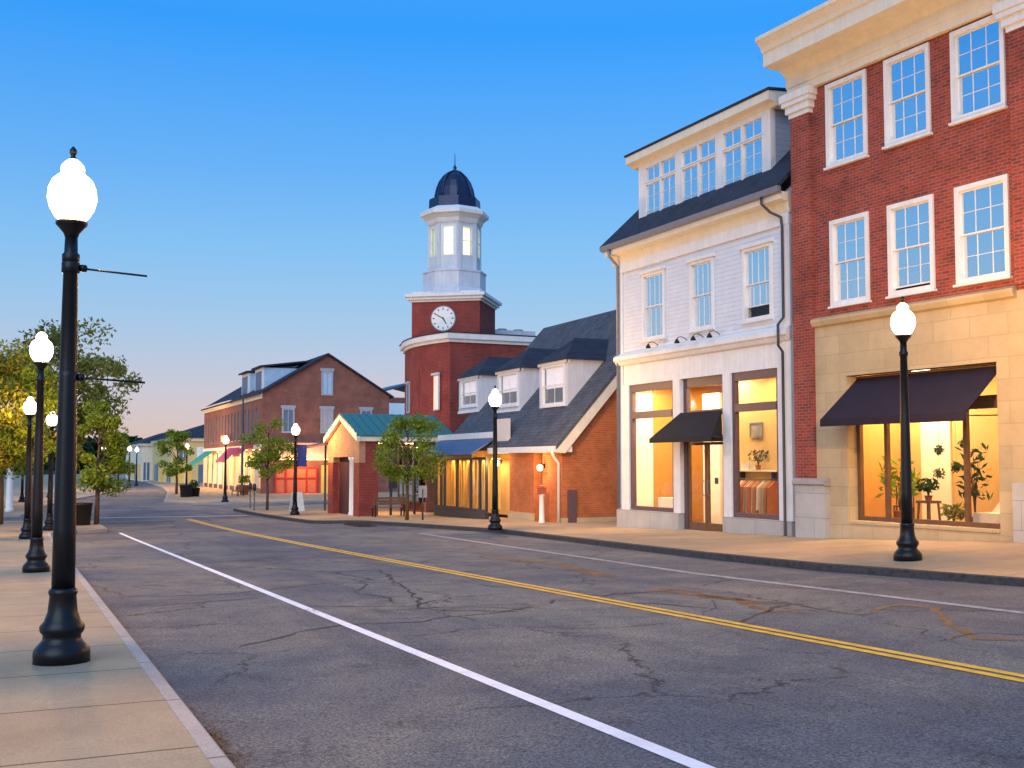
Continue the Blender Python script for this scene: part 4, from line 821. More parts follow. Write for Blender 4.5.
# eight corner piers with openings between
R8 = 1.56
q = MB(g0)
for k in range(8):
    a = o8+k*pi/4; px_, py_ = R8*cos(a), R8*sin(a)
    q.lathe([(.23, 11.1), (.23, 13.88)], px_*.88, py_*.88, 6, smooth=False)
q.lathe([(R8, 11.15), (R8, 11.96)], n=8, smooth=False, rot=o8); q.lathe([(R8, 13.74), (R8, 13.90)], n=8, smooth=False, rot=o8); q.build('lantern', 'grey_white_paint', T)
for k in range(8):
    a = o8+k*pi/4+pi/8; ap = R8*cos(pi/8)-.06; ca, sa = cos(a), sin(a); hw = .42
    def P8(s_, d_, z): return ((ap+d_)*ca-s_*sa, (ap+d_)*sa+s_*ca, z)
    f = MB(g0)
    for s0, s1, z0_, z1_ in ((-.52, -.28, 11.96, 13.74), (.28, .52, 11.96, 13.74), (-.28, .28, 11.96, 12.03), (-.28, .28, 13.67, 13.74), (-.28, .28, 12.83, 12.87)):
        f.hexa([P8(s0, 0, z0_), P8(s0, .07, z0_), P8(s1, .07, z0_), P8(s1, 0, z0_)], [P8(s0, 0, z1_), P8(s0, .07, z1_), P8(s1, .07, z1_), P8(s1, 0, z1_)])
    w = f.build('window', 'white_paint', T)
    p = MB(g0); p.hexa([P8(-.32, .02, 12.0), P8(-.32, .03, 12.0), P8(.32, .03, 12.0), P8(.32, .02, 12.0)], [P8(-.32, .02, 13.70), P8(-.32, .03, 13.70), P8(.32, .03, 13.70), P8(.32, .02, 13.70)]); p.build('pane', 'lantern_glass', w)
q = MB(g0); q.lathe([(.95, 12.0), (.95, 13.7)], n=12); q.build('lantern_light', 'lantern_lamp', T)
q = MB(g0); q.lathe([(1.60, 13.901), (1.66, 14.0), (1.72, 14.18), (1.92, 14.36), (2.05, 14.42), (2.05, 14.62), (1.66, 14.88)], n=8, smooth=False, rot=o8); q.build('lantern_cornice', 'white_paint', T)
q = MB(g0); q.lathe([(1.54, 14.881), (1.52, 15.42), (1.50, 15.50), (1.30, 15.52)], n=8, smooth=False, rot=o8); q.build('drum', 'blue_dome', T)
q = MB(g0); q.lathe([(1.16, 15.50), (1.14, 15.75), (1.06, 16.15), (.90, 16.55), (.66, 16.90), (.38, 17.13), (.16, 17.22), (.10, 17.25)], n=16, smooth=False, rot=o8)
for k in range(8):
    a = o8+k*pi/4; q.tube([(r_*cos(a), r_*sin(a), z) for r_, z in ((1.19, 15.52), (1.16, 15.78), (1.08, 16.17), (.92, 16.58), (.67, 16.93), (.39, 17.16), (.14, 17.25))], .045, 6)
dm = q.build('dome', 'blue_dome', T)
q = MB(g0); q.lathe([(.10, 17.22), (.14, 17.30), (.07, 17.36), (.12, 17.44), (.09, 17.52), (.03, 17.62), (.015, 18.3)], n=10); q.build('finial', 'blue_dome', T)
# clock on the street face (normal at azimuth 216)
fn = (rot(0, -1)); ft = rot(1, 0)
def FC(s_, d_, z): return (fn[0]*(2.0+d_)+ft[0]*s_, fn[1]*(2.0+d_)+ft[1]*s_, z)
def disc(mb, cs, cz, r_, d0, d1, n=40):
    vs = [FC(cs+r_*cos(2*pi*k/n), d0, cz+r_*sin(2*pi*k/n)) for k in range(n)]+[FC(cs+r_*cos(2*pi*k/n), d1, cz+r_*sin(2*pi*k/n)) for k in range(n)]
    mb.add(vs, [tuple(range(n)), tuple(range(n, 2*n))[::-1]]+[(k, (k+1) % n, n+(k+1) % n, n+k) for k in range(n)])
CS, CZZ = -.12, 8.22
q = MB(g0); disc(q, CS, CZZ, .74, .0, .06); ck = q.build('clock_rim', 'grey_metal', T)
q = MB(g0); disc(q, CS, CZZ, .68, .061, .08); q.build('clock_face', 'clock_white', ck)
q = MB(g0)
for k in range(12):
    a = 2*pi*k/12; c_, s_ = cos(a), sin(a); r0, r1, hw = .50, .62, .028
    q.hexa([FC(CS+c_*r0-s_*hw, .082, CZZ+s_*r0+c_*hw), FC(CS+c_*r0+s_*hw, .082, CZZ+s_*r0-c_*hw), FC(CS+c_*r1+s_*hw, .082, CZZ+s_*r1-c_*hw), FC(CS+c_*r1-s_*hw, .082, CZZ+s_*r1+c_*hw)],
           [FC(CS+c_*r0-s_*hw, .09, CZZ+s_*r0+c_*hw), FC(CS+c_*r0+s_*hw, .09, CZZ+s_*r0-c_*hw), FC(CS+c_*r1+s_*hw, .09, CZZ+s_*r1-c_*hw), FC(CS+c_*r1-s_*hw, .09, CZZ+s_*r1+c_*hw)])
q.build('hour_mark', 'dark_metal', ck)
def hand(a, L, hw, d_):
    q = MB(g0); c_, s_ = sin(a), cos(a)
    def pt(r_, w_, dd): return FC(CS+c_*r_+s_*w_, dd, CZZ+s_*r_-c_*w_)
    q.hexa([pt(-.08, -hw, d_), pt(-.08, hw, d_), pt(L, hw*.5, d_), pt(L, -hw*.5, d_)], [pt(-.08, -hw, d_+.01), pt(-.08, hw, d_+.01), pt(L, hw*.5, d_+.01), pt(L, -hw*.5, d_+.01)]); q.build('clock_hand', 'dark_metal', ck)
hand(R(148), .38, .045, .092); hand(R(300), .55, .03, .104)
# windows of the lower block (bowed face)
def bow_window(yc, w_, z0_, z1_, m_f, bl):
    s = (yc-56)/7.4; X = 21.5-0.80*sin(pi*s)**.8-.06; f = MB(g0); x_ = X-TC[0]; y_ = yc-TC[1]
    t_ = MB(); frame(t_, y_-w_/2, y_+w_/2, z0_, z1_, -.0+.07, x_-.03, x_+.05); t_.box(y_-w_/2-.06, y_+w_/2+.06, x_-.10, x_+.03, z1_+.002, z1_+.12); f.add([(y, x, z) for x, y, z in t_.v], t_.f); w = f.build('window', m_f, T)
    p = MB(g0); p.box(x_-.02, x_+.04, y_-w_/2+.05, y_+w_/2-.05, z0_+.05, z1_-.05); p.build('pane', bl, w)
bow_window(57.0, .95, 2.9, 4.85, 'grey_white_paint', 'lit_window'); bow_window(60.7, .5, 2.9, 4.6, 'frame_grey', 'dark_blind')
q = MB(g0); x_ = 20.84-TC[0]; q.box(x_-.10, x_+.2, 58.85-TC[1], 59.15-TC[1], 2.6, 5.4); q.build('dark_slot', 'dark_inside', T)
t = thing('roof_unit', 'pale grey rooftop equipment box on the clock tower wing', 'roof unit', (27.6, 61.5, CZ+7.16))
q = MB(); q.box(-1.5, 1.3, -.8, .8, .06, .9); q.box(-1.4, 1.2, -.7, .7, 0, .059); q.build('housing', 'grey_white_paint', t)
q = MB(); q.lathe([(.3, .9), (.3, 1.05), (.25, 1.06)], -.6, 0, 14); q.lathe([(.3, .9), (.3, 1.05), (.25, 1.06)], .5, 0, 14); each(q, 'fan_ring', 'grey_metal', t)

# wing behind the kiosk, dark glazing between kiosk and yellow bay
T = thing('wing_building', 'dark glazed single storey wing behind the green roofed kiosk', 'building', (18.3, 56.0, CZ-2.45), AX); g0 = -2.45
b = MB(g0); b.box(-.2, 3.4, .3, 3.0, .9, 1.5); b.box(-.2, 3.4, .6, 3.0, -2.5, -2.0); each(b, 'wall', 'brown_brick', T)
f = MB(g0); frame(f, -.2, 3.2, -2.0, .9, .1, .3, .4)
for u in (.6, 1.4, 2.2): f.box(u-.04, u+.04, .3, .4, -1.9, .8)
f.box(-.1, 3.1, .29, .41, -.2, -.1); w = f.build('shop_window', 'dark_metal', T); p = MB(g0); p.box(-.1, 3.1, .34, .35, -1.95, .85); p.build('pane', 'window_glass', w)
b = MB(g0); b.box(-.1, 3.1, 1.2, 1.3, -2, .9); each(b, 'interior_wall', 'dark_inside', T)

# ================================================================ kiosk with green roof
g0 = -2.55; KX, KY = 14.86, 56.4
T = thing('kiosk', 'open brick kiosk with green metal roof and cream gable at the street corner', 'kiosk', (KX, KY, CZ+g0), AX)
KW = 5.7; KD = 4.6; ez = 1.36; rz = 2.42
b = MB(g0)                                                                           # gable end towards the street: local y=0 plane
b.prism([(0, .02), (0, ez), (KW/2, rz-.08), (KW, ez), (KW, .02), (4.75, .02), (4.75, .021), (4.75, .30), (1.0, .30), (1.0, .02)], -.0, .3, 'y')
b.build('gable_wall', 'kiosk_brick', T)
b = MB(g0)
for u0, u1 in ((0, .95), (KW-.95, KW)): b.box(u0, u1, 0, .30, -2.6, .019)
b.box(KW-.32, KW, .301, .95, -2.6, ez-.02); b.box(0, .32, .301, .95, -2.6, ez-.02); b.box(KW-.5, KW, KD-.6, KD, -2.6, ez-.02); b.box(0, .5, KD-.6, KD, -2.6, ez-.02); each(b, 'brick_pier', 'dark_red_brick', T)
b = MB(g0)
for u in (3.95, 4.5): b.lathe([(.17, -2.6), (.17, -2.45), (.13, -2.4), (.12, .1), (.17, .16), (.17, .29)], u, .15, 12)
each(b, 'column', 'white_paint', T)
b = MB(g0); b.box(.96, 4.74, .35, .45, -2.6, .4); b.build('dark_door', 'door_maroon', T)
q = MB(g0); e = .22
q.slab([(-e, -e, ez-.02), (KW/2, -e, rz+.05), (KW/2, KD+e, rz+.05), (-e, KD+e, ez-.02)], .07); q.slab([(KW/2, -e, rz+.05), (KW+e, -e, ez-.02), (KW+e, KD+e, ez-.02), (KW/2, KD+e, rz+.05)], .07)
for i in range(0, 12):
    y = -e+.04+i*(KD+2*e-.08)/11; q.hexa([(KW/2, y-.015, rz+.051), (KW+e, y-.015, ez-.019), (KW+e, y+.015, ez-.019), (KW/2, y+.015, rz+.051)], [(KW/2, y-.015, rz+.09), (KW+e, y-.015, ez+.02), (KW+e, y+.015, ez+.02), (KW/2, y+.015, rz+.09)])
q.build('roof', 'green_metal', T)
b = MB(g0); th = .24
b.prism([(-e, ez-.09-th), (-e, ez-.09), (KW/2, rz-.02), (KW+e, ez-.09), (KW+e, ez-.09-th), (KW/2, rz-.02-th)], -.20, -.02, 'y')
b.box(KW+.02, KW+.18, .0, KD+.2, ez-.32, ez-.10); b.build('fascia', 'cream_paint', T)
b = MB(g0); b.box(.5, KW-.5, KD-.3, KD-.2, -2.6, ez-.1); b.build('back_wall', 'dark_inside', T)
b = MB(g0); b.box(KW-.25, KW-.15, 1.6, 1.7, -2.6, ez-.3); b.box(KW-.25, KW-.15, 2.8, 2.9, -2.6, ez-.3); b.box(KW-.24, KW-.16, .96, KD-.6, -.35, -.28); each(b, 'window_frame', 'dark_metal', T)
b = MB(g0); b.box(1.2, 1.6, 1.3, 1.7, ez-.4, ez-.36); b.box(3.6, 4.0, 1.3, 1.7, ez-.4, ez-.36); b.box(3.6, 4.0, 3.0, 3.4, ez-.4, ez-.36); each(b, 'ceiling_light', 'shop_lamp', T)
for p_ in ((1.4, 1.5), (3.8, 1.5), (3.8, 3.2)): lamp_light('ceiling_lamp', T, (p_[0], p_[1], ez-.44-g0), 25, WARM, .5, .5)
b = MB(g0); b.box(.35, KW-.35, .35, KD-.35, ez-.36, ez-.30); b.build('ceiling', 'board_cream', T)
# small canopy at the far end
b = MB(g0); b.slab([(-3.2, -.9, .85), (-.25, -.9, .85), (-.25, .8, 1.2), (-3.2, .8, 1.2)], .08); b.build('side_canopy', 'brown_wood', T)
b = MB(g0); b.box(-3.1, -3.0, .6, .7, -2.6, 1.1); b.box(-.6, -.5, .6, .7, -2.6, 1.1); each(b, 'canopy_post', 'dark_metal', T)

# ================================================================ gabled brick block beyond the plaza
g0 = -2.65; GX, GY = 19.2, 127.0
T = thing('gabled_building', 'brown brick gabled block with long street front beyond the plaza', 'building', (GX, GY, CZ+g0), AX)
GU = GY-95; GD = 11.4; ez = 6.0; rz = 9.5
b = MB(g0); b.prism([(0, -2.8), (0, ez), (GD/2, rz), (GD, ez), (GD, -2.8)], GU-.3, GU, 'x'); b.build('gable_wall', 'brown_brick', T)
hs = [(u, u+.95, 2.1, 4.9) for u in np.arange(1.2, 30.5, 1.75)]
b = MB(g0); wall(b, 0, GU-.31, 1.6, ez, 0, .3, hs); b.build('street_wall', 'brown_brick', T)
for h in hs: plain_window(T, g0, *h, v=.10, trim=.07, cols=1, rows=2, blind='dark_inside', m='grey_metal', gl='dark_blind')
b = MB(g0); b.box(0, GU+.02, -.10, -.001, 5.55, ez); b.box(0, 18, -.3, -.101, 5.75, ez+.15); b.box(0, GU, -.12, 0, 1.25, 1.59); b.build('street_cornice', 'cream_paint', T)
q = MB(g0); q.slab([(-.3, -.35, ez+.0), (GU+.3, -.35, ez), (GU+.3, GD/2, rz+.2), (-.3, GD/2, rz+.2)], .15); q.slab([(-.3, GD/2, rz+.2), (GU+.3, GD/2, rz+.2), (GU+.3, GD+.35, ez), (-.3, GD+.35, ez)], .15); q.build('roof', 'dark_roof', T)
b = MB(g0)
for u in np.arange(.2, GU, 3.2): b.box(u, u+.5, -.05, .3, -2.8, 1.24)
each(b, 'shop_pier', 'cream_paint', T)
b = MB(g0); b.box(.1, GU-.4, 1.6, 1.7, -2.8, 1.3); each(b, 'interior_wall', 'warm_wall', T)
b = MB(g0)
for u in np.arange(2.0, GU-1, 3.2): b.box(u-.5, u+.5, .6, 1.1, 1.18, 1.24)
each(b, 'ceiling_light', 'shop_lamp', T)
for u in (5, 12, 19, 26): lamp_light('ceiling_lamp', T, (u, .8, 1.1-g0), 90, WARM, 5, .5)
lamp_light('sign_lamp', T, (GU+1.0, 4.8,   .3-g0), 22, (1, .55, .25), .5, 7, rot=(0, R(180-25), 0))
lamp_light('porch_lamp', T, (GU+1.5, 3.5, .2-g0), 70, (1, .5, .2), radius=.2)
b = MB(g0); b.box(.1, GU-.4, .01, .3, -2.8, -2.2); each(b, 'window_base', 'brown_wood', T)
def gable_window(y0, y1, z0_, z1_, bl='mid_blind'):
    f = MB(g0); t_ = MB(); frame(t_, y0, y1, z0_, z1_, .14, GU-.02, GU+.07); t_.box(y0-.1, y1+.1, GU-.0, GU+.09, z1_+.003, z1_+.25); f.add([(y, x, z) for x, y, z in t_.v], t_.f)
    f.box(GU+.01, GU+.05, (y0+y1)/2-.03, (y0+y1)/2+.03, z0_+.14, z1_-.14); w = f.build('window', 'frame_grey', T)
    p = MB(g0); p.box(GU+.012, GU+.03, y0+.1, y1-.1, z0_+.1, z1_-.1); p.build('pane', bl, w)
gable_window(5.15, 6.2, 5.95, 8.1); gable_window(5.1, 6.25, 2.6, 4.75, 'frame_grey'); gable_window(1.7, 2.8, 2.6, 4.75, 'dark_blind'); gable_window(8.7, 9.8, 2.6, 4.75, 'dark_blind')
for ya in (98.0, 104.5):
    u1 = GY-ya; u0 = u1-3.4; d = MB(g0); d.box(u0, u1, .6, .75, 6.2, 8.5); dm = d.build('dormer', 'white_paint', T)
    d = MB(g0); d.box(u0, u0+.12, .751, 4.2, 6.3, 8.49); d.box(u1-.12, u1, .751, 4.2, 6.3, 8.49); each(d, 'dormer_cheek', 'mid_blind', dm)
    d = MB(g0); d.slab([(u0-.25, .3, 8.65), (u1+.25, .3, 8.65), (u1+.25, 5.0, 9.3), (u0-.25, 5.0, 9.3)], .15); d.build('dormer_roof', 'dark_roof', dm)
    d = MB(g0); d.box(u0+.4, u1-.4, .56, .599, 6.6, 8.2); d.build('dormer_window', 'dark_blind', dm)
# red entrance at the gable foot
f = MB(g0)
for y in (1.2, 2.1, 3.0, 3.9, 4.8): f.box(GU+.0, GU+.14, y-.06, y+.06, -2.7, -.35)
for z_ in (-2.6, -1.3, -.4): f.box(GU+.001, GU+.12, 1.2, 4.8, z_-.05, z_+.05)
w = f.build('red_door', 'red_paint', T); p = MB(g0); p.box(GU+.02, GU+.03, 1.2, 4.8, -2.6, -.4); p.build('pane', 'red_glow', w)  # glow of the lit entrance is put into the pane's colour
b = MB(g0); b.box(GU+.0, GU+.5, 1.0, 8.5, .45, 1.75); b.build('sign_band', 'sign_salmon', T)
b = MB(g0); b.box(GU+.55, GU+.75, 1.2, 8.3, .28, .36); b.build('sign_light', 'shop_lamp', T)
b = MB(g0); b.box(GU+.0, GU+.3, 5.2, 8.3, -2.7, -.2); b.build('side_window', 'curtain_lit_yellow', T)
def far_awning(ya, yb, m_, label, zt=1.35, zb=.35, d=1.3):
    t = thing('shop_awning', label, 'awning', (GX, GY, CZ+g0), AX); u0, u1 = GY-yb, GY-ya
    q = MB(g0); q.add([(u0, -.1, zt), (u1, -.1, zt), (u1, -d, zb), (u0, -d, zb), (u0, -.1, zt-.03), (u1, -.1, zt-.03), (u1, -d, zb-.03), (u0, -d, zb-.03)], [(0, 1, 2, 3), (7, 6, 5, 4), (1, 5, 6, 2), (0, 3, 7, 4)]); q.build('cloth', m_, t)
    q = MB(g0); q.box(u0, u1, -d-.02, -d, zb-.25, zb); q.build('valance', m_, t)
far_awning(104.5, 110.5, 'magenta_cloth', 'magenta pink awning on the far brick block behind the corner lamp', 1.5, .3); far_awning(98, 101.5, 'red_cloth', 'red awning on the far brick block near its gable', 1.7, .8)
far_awning(119, 125, 'green_cloth', 'bright green awning on the far end of the brick block', 1.3, -.1, 2.0)
# red glowing sign
t = thing('glowing_sign', 'small glowing orange sign above the far shops', 'sign', (GX-.6, 110.6, CZ+2.4)); q = MB(); q.box(-.1, .1, -.9, .9, -.3, .3); q.build('face', 'red_light', t); q = MB(); q.tube([(.1, 0, 0), (.6, 0, 0)], .03, 6); each(q, 'bracket', 'dark_metal', t)
# blue-roofed block further right
T = thing('rear_building', 'dark blue roofed building behind the green kiosk roof', 'building', (33, 118, CZ-2.6), AX); g0 = -2.6
b = MB(g0); b.box(0, 9, 0, 12, -2.6, 6.8); b.build('wall', 'brown_brick', T); q = MB(g0); q.slab([(-.3, -.4, 7.0), (9.3, -.4, 7.0), (9.3, 5, 8.6), (-.3, 5, 8.6)], .2); q.slab([(-.3, 5, 8.6), (9.3, 5, 8.6), (9.3, 12.4, 7.0), (-.3, 12.4, 7.0)], .2); q.build('roof', 'blue_metal', T)
b = MB(g0); b.box(9.0, 9.08, .3, 11, 5.0, 6.2); b.build('window', 'blind', T)

# ================================================================ far yellow shops, left shops
def simple_building(name, label, x0, x1, y0, y1, ztop, wallm, roofm, rise, faces, hip=True):
    g0 = -2.8; T = thing(name, label, 'building', ((x0+x1)/2, (y0+y1)/2, CZ+g0)); cx, cy = (x0+x1)/2, (y0+y1)/2; hx, hy = (x1-x0)/2, (y1-y0)/2
    b = MB(g0); b.box(-hx, hx, -hy, hy, -2.9, ztop); b.build('wall', wallm, T)
    b = MB(g0); b.box(-hx-.3, hx+.3, -hy-.3, hy+.3, ztop, ztop+.4); b.build('cornice', 'cream_paint', T)
    q = MB(g0); r_ = min(hx, hy); h2 = (hx-r_, hy-r_); e = .5; z = ztop+.4
    q.add([(-hx-e, -hy-e, z), (hx+e, -hy-e, z), (hx+e, hy+e, z), (-hx-e, hy+e, z), (-h2[0], -h2[1], z+rise), (h2[0]+.01, -h2[1], z+rise), (h2[0]+.01, h2[1]+.01, z+rise), (-h2[0], h2[1]+.01, z+rise)],
          [(0, 1, 5, 4), (1, 2, 6, 5), (2, 3, 7, 6), (3, 0, 4, 7), (4, 5, 6, 7), (3, 2, 1, 0)]); q.build('roof', roofm, T)
    for side, a0, z0_, a1, z1_, m_ in faces:
        q = MB(g0)
        if side == 's': q.box(a0, a1, -hy-.06, -hy+.0, z0_, z1_)
        else: q.box(-hx-.06, -hx, a0, a1, z0_, z1_)
        w = q.build('window', m_, T); q = MB(g0)
        if side == 's': q.box((a0+a1)/2-.06, (a0+a1)/2+.06, -hy-.08, -hy-.061, z0_, z1_); q.box(a0-.1, a1+.1, -hy-.12, -hy-.061, z0_-.12, z0_)
        else: q.box(-hx-.08, -hx-.061, (a0+a1)/2-.06, (a0+a1)/2+.06, z0_, z1_); q.box(-hx-.12, -hx-.061, a0-.1, a1+.1, z0_-.12, z0_)
        q.build('frame', 'white_paint', w)
    return T
simple_building('yellow_shop_building', 'pale yellow shop building with dark hip roof at the far end of the street', 18.6, 31, 150, 172, 2.9, 'yellow_wall', 'dark_roof', 2.3,
    [('s', -5.5, -2.6, -3.6, -.2, 'curtain_lit_yellow'), ('s', -2.8, -2.6, -.8, -.2, 'dark_blind'), ('s', 0, -2.6, 2.2, -.2, 'curtain_lit_yellow'), ('s', -5.3, .6, -4.2, 2.1, 'dark_blind'), ('s', -3, .6, -1.9, 2.1, 'blind'), ('s', -.6, .6, .5, 2.1, 'dark_blind'),
     ('w', -10, -2.6, -6.5, -.2, 'dark_blind'), ('w', -5.5, -2.6, -2.5, -.2, 'curtain_lit_yellow'), ('w', -1, -2.6, 3, -.2, 'curtain_lit_yellow'), ('w', 4, -2.6, 8, -.2, 'dark_blind')])
simple_building('cream_shop_building', 'cream shop building with warm lit windows at the far bend', 17.2, 27, 174, 200, 2.6, 'cream_paint', 'dark_roof', 2.0,
    [('s', -4.6, -2.6, -3.75, .1, 'dark_blind'), ('w', -12, -2.6, -8, -.2, 'curtain_lit_yellow'), ('w', -7, -2.6, -3, -.2, 'dark_blind'), ('w', -1, -2.6, 3, -.2, 'curtain_lit_yellow')])
simple_building('corner_shop_building', 'grey corner shop with white columns beyond the left trees', -16, -.9, 70.5, 86, 1.6, 'grey_white_paint', 'dark_roof', 1.5,
    [('s', -6, -2.5, -3, .2, 'dark_blind'), ('s', -1.5, -2.5, 1.0, .2, 'curtain_lit_yellow'), ('s', 2, -2.5, 4.2, .2, 'dark_blind'), ('s', 5.2, -2.7, 6.6, -.2, 'dark_inside')])
for i, x in enumerate((-.3, -1.9)):
    t = thing('column', ['white round column at the left edge, right one before the corner shop', 'white round column at the left edge, left one before the corner shop'][i], 'column', (x, 69.8, Z(x, 69.8)), 0, 'white columns of the corner shop')
    q = MB(); q.lathe([(.24, 0), (.24, .2), (.19, .25), (.17, 3.2), (.22, 3.3)], n=16); q.build('shaft', 'white_paint', t); q = MB(); q.box(-.3, .3, -.3, .3, 3.301, 3.5); q.build('capital', 'white_paint', t)
# dark shop canopy across columns
t = thing('porch_roof', 'low dark porch roof on the white columns at the left edge', 'porch roof', (-4, 69.9, CZ+.75)); q = MB(); q.slab([(-4.5, -1, .05), (4.2, -1, .05), (4.2, .55, .6), (-4.5, .55, .6)], .12); q.build('roof_panel', 'blue_metal', t); q = MB(); q.box(-4.4, 4.1, -.3, .1, -.2, -.02); q.build('beam', 'white_paint', t)

# ================================================================ trees
def tree(label, x, y, h, cz, rx, rz_, n, leaf, size=.11, trunk=.09, lean=0, group='street trees', name='street_tree', clumps=26, sparse=.0):
    z0 = Z(x, y); t = thing(name, label, 'tree', (x, y, z0), 0, group)
    q = MB(); top = h*.86; pts = [(0, 0, 0), (.02, .01, h*.2), (lean*.4-.03, .03, h*.4), (lean*.7+.04, -.02, h*.6), (lean, .02, top)]
    q.tube(pts, [trunk*1.25, trunk, trunk*.8, trunk*.5, trunk*.12], 8)
    cl = []
    r_ = random.Random(int(x*100+y*10)); n = int(n*.66)
    for k in range(clumps):
        a = r_.uniform(0, 2*pi)+k*2.4; s = r_.uniform(-1, 1); rr = math.sqrt(max(0, 1-s*s*.85))*rx*r_.uniform(.35, 1.0)
        c_ = np.array([rr*cos(a)+lean*.6, rr*sin(a), cz+s*rz_*(.95)]); cl.append((c_, r_.uniform(.16, .42)*rx))
        zb = max(cz-rz_*1.05, min(c_[2]-rr*.8, top)); q.tube([(lean*zb/h, 0, zb), tuple(c_*np.array([.5, .5, 1])-np.array([0, 0, rr*.15])), tuple(c_)], [trunk*.32, trunk*.2, trunk*.06], 5)
    q.build('trunk', 'bark', t)
    idx = rng.integers(0, len(cl), n); cc = np.array([cl[i][0] for i in idx]); cr = np.array([cl[i][1] for i in idx])
    d = rng.normal(size=(n, 3)); d /= np.linalg.norm(d, axis=1)[:, None]; rad = rng.uniform(0, 1, n)**(.45)
    P = cc+d*(cr*rad)[:, None]*np.array([1, 1, .75]); P[:, 2] = np.maximum(P[:, 2], cz-rz_*1.15)
    d1 = rng.normal(size=(n, 3)); d1 /= np.linalg.norm(d1, axis=1)[:, None]; d2 = np.cross(d1, rng.normal(size=(n, 3))); d2 /= np.linalg.norm(d2, axis=1)[:, None]
    s = (size*rng.uniform(.6, 1.4, n))[:, None]
    V = np.stack([P-d1*s, P+d2*s*.45, P+d1*s, P-d2*s*.45], 1).reshape(-1, 3)
    me = bpy.data.meshes.new('crown'); me.vertices.add(4*n); me.vertices.foreach_set('co', V.ravel()); me.loops.add(4*n); me.loops.foreach_set('vertex_index', np.arange(4*n, dtype=np.int32))
    me.polygons.add(n); me.polygons.foreach_set('loop_start', np.arange(0, 4*n, 4, dtype=np.int32)); me.polygons.foreach_set('loop_total', np.full(n, 4, dtype=np.int32)); me.update(calc_edges=True)
    me.materials.append(M[leaf]); o = bpy.data.objects.new('crown', me); C.objects.link(o); o.parent = t; return t
tree('street tree with trunk beside the black planter at the left crossing', 3.25, 51.2, 5.6, 3.4, 1.75, 1.9, 11000, 'leaf_green', .09, .09)
tree('large airy tree rising behind the nearest lamp post', 2.2, 58.5, 9.6, 6.6, 3.0, 2.9, 15000, 'leaf_grey', .12, .16, clumps=50, group='large left trees')
tree('gold-lit tree at the left edge with dark trunk', -1.3, 43.0, 6.9, 4.6, 2.5, 2.2, 17000, 'leaf_gold', .085, .11, clumps=44)  # golden lamplight on this crown is partly put into its leaf colour
tree('street tree with pale trunk behind the second lamp',   .5, 43.5, 6.2, 4.2, 1.5, 1.7, 9000, 'leaf_green', .075, .08)
tree('leaning tree further along the left sidewalk', -.6, 54, 7.8, 5.0, 2.7, 2.6, 15000, 'leaf_green', .10, .12, clumps=40)
tree('small round tree on the far corner by the green awning', 12.9, 100.4, 5.6, 3.6, 1.9, 1.9, 4500, 'leaf_green', .13, .10)
tree('thin street tree on the plaza beside the banner lamp', 13.19, 63.5, 5.6, 3.55, 1.6, 1.75, 5200, 'leaf_green', .09, .07)
tree('bright green street tree before the green kiosk roof', 15.27, 44.84, 4.7, 3.0, 1.65, 1.3, 7500, 'leaf_green', .075, .07, lean=.0)
# woods on the horizon
def woods(x0, x1, y, h, n):
    V = []; F = []
    for i in range(n):
        x = random.uniform(x0, x1); f_ = (x-x0)/(x1-x0); hh = h*(.75+.25*sin(x*.09)+.1*sin(x*.31)); c_ = np.array([x, y+random.uniform(-8, 8), CZ-3+random.uniform(0, 1)**.6*hh]); d1 = rng.normal(size=3); d1 /= np.linalg.norm(d1); d2 = np.cross(d1, rng.normal(size=3)); d2 /= np.linalg.norm(d2); s_ = random.uniform(.8, 2.0)
        V += [c_-d1*s_, c_+d2*s_*.6, c_+d1*s_, c_-d2*s_*.6]; F.append(tuple(range(4*i, 4*i+4)))
    q = MB(); q.add(V, F); o = q.build('woods', 'leaf_dark'); tag(o, 'dark wooded ridge behind the far shops', 'woods', None, 'stuff')
woods(-80, 240, 300, 9.5, 20000)

# ================================================================ street furniture
def planter(x, y, label, r_=.42, h=.9, leaf=None):
    t = thing('planter', label, 'planter', (x, y, Z(x, y))); q = MB(); q.lathe([(r_*.8, 0), (r_*.86, .02), (r_, h*.9), (r_*1.06, h*.91), (r_*1.06, h), (r_*.92, h), (r_*.9, h-.06)], n=20); q.build('tub', 'pot_black', t)
    q = MB(); q.lathe([(r_*.9, h-.08), (r_*.5, h-.04)], n=16); q.build('soil', 'soil', t)
    if leaf:
        V = []; F = []
        for i in range(260):
            d = rng.normal(size=3); d /= np.linalg.norm(d); c_ = d*random.uniform(.1, .42)+np.array([0, 0, h+.3]); d1 = rng.normal(size=3); d1 /= np.linalg.norm(d1); d2 = np.cross(d1, rng.normal(size=3)); d2 /= np.linalg.norm(d2); V += [c_-d1*.09, c_+d2*.04, c_+d1*.09, c_-d2*.04]; F.append(tuple(range(4*i, 4*i+4)))
        q = MB(); q.add(V, F); q.build('foliage', leaf, t)
planter(2.55, 50.9, 'black round planter in front of the left crossing tree', .5, .95); planter(12.5, 91.5, 'black tub by the small round tree on the far corner', .5, 1.0); planter(13.3, 92.6, 'brown planted tub right of the black tub on the far corner', .45, .7, 'leaf_dark')
leafpot('potted_shrub', 'potted shrub before the far brick block by the utility pole', 'plant', (17.4, 93, Z(17.4, 93)), .8, .5, 300, 'leaf_green', ph=.8, pr=.45, size=.12)
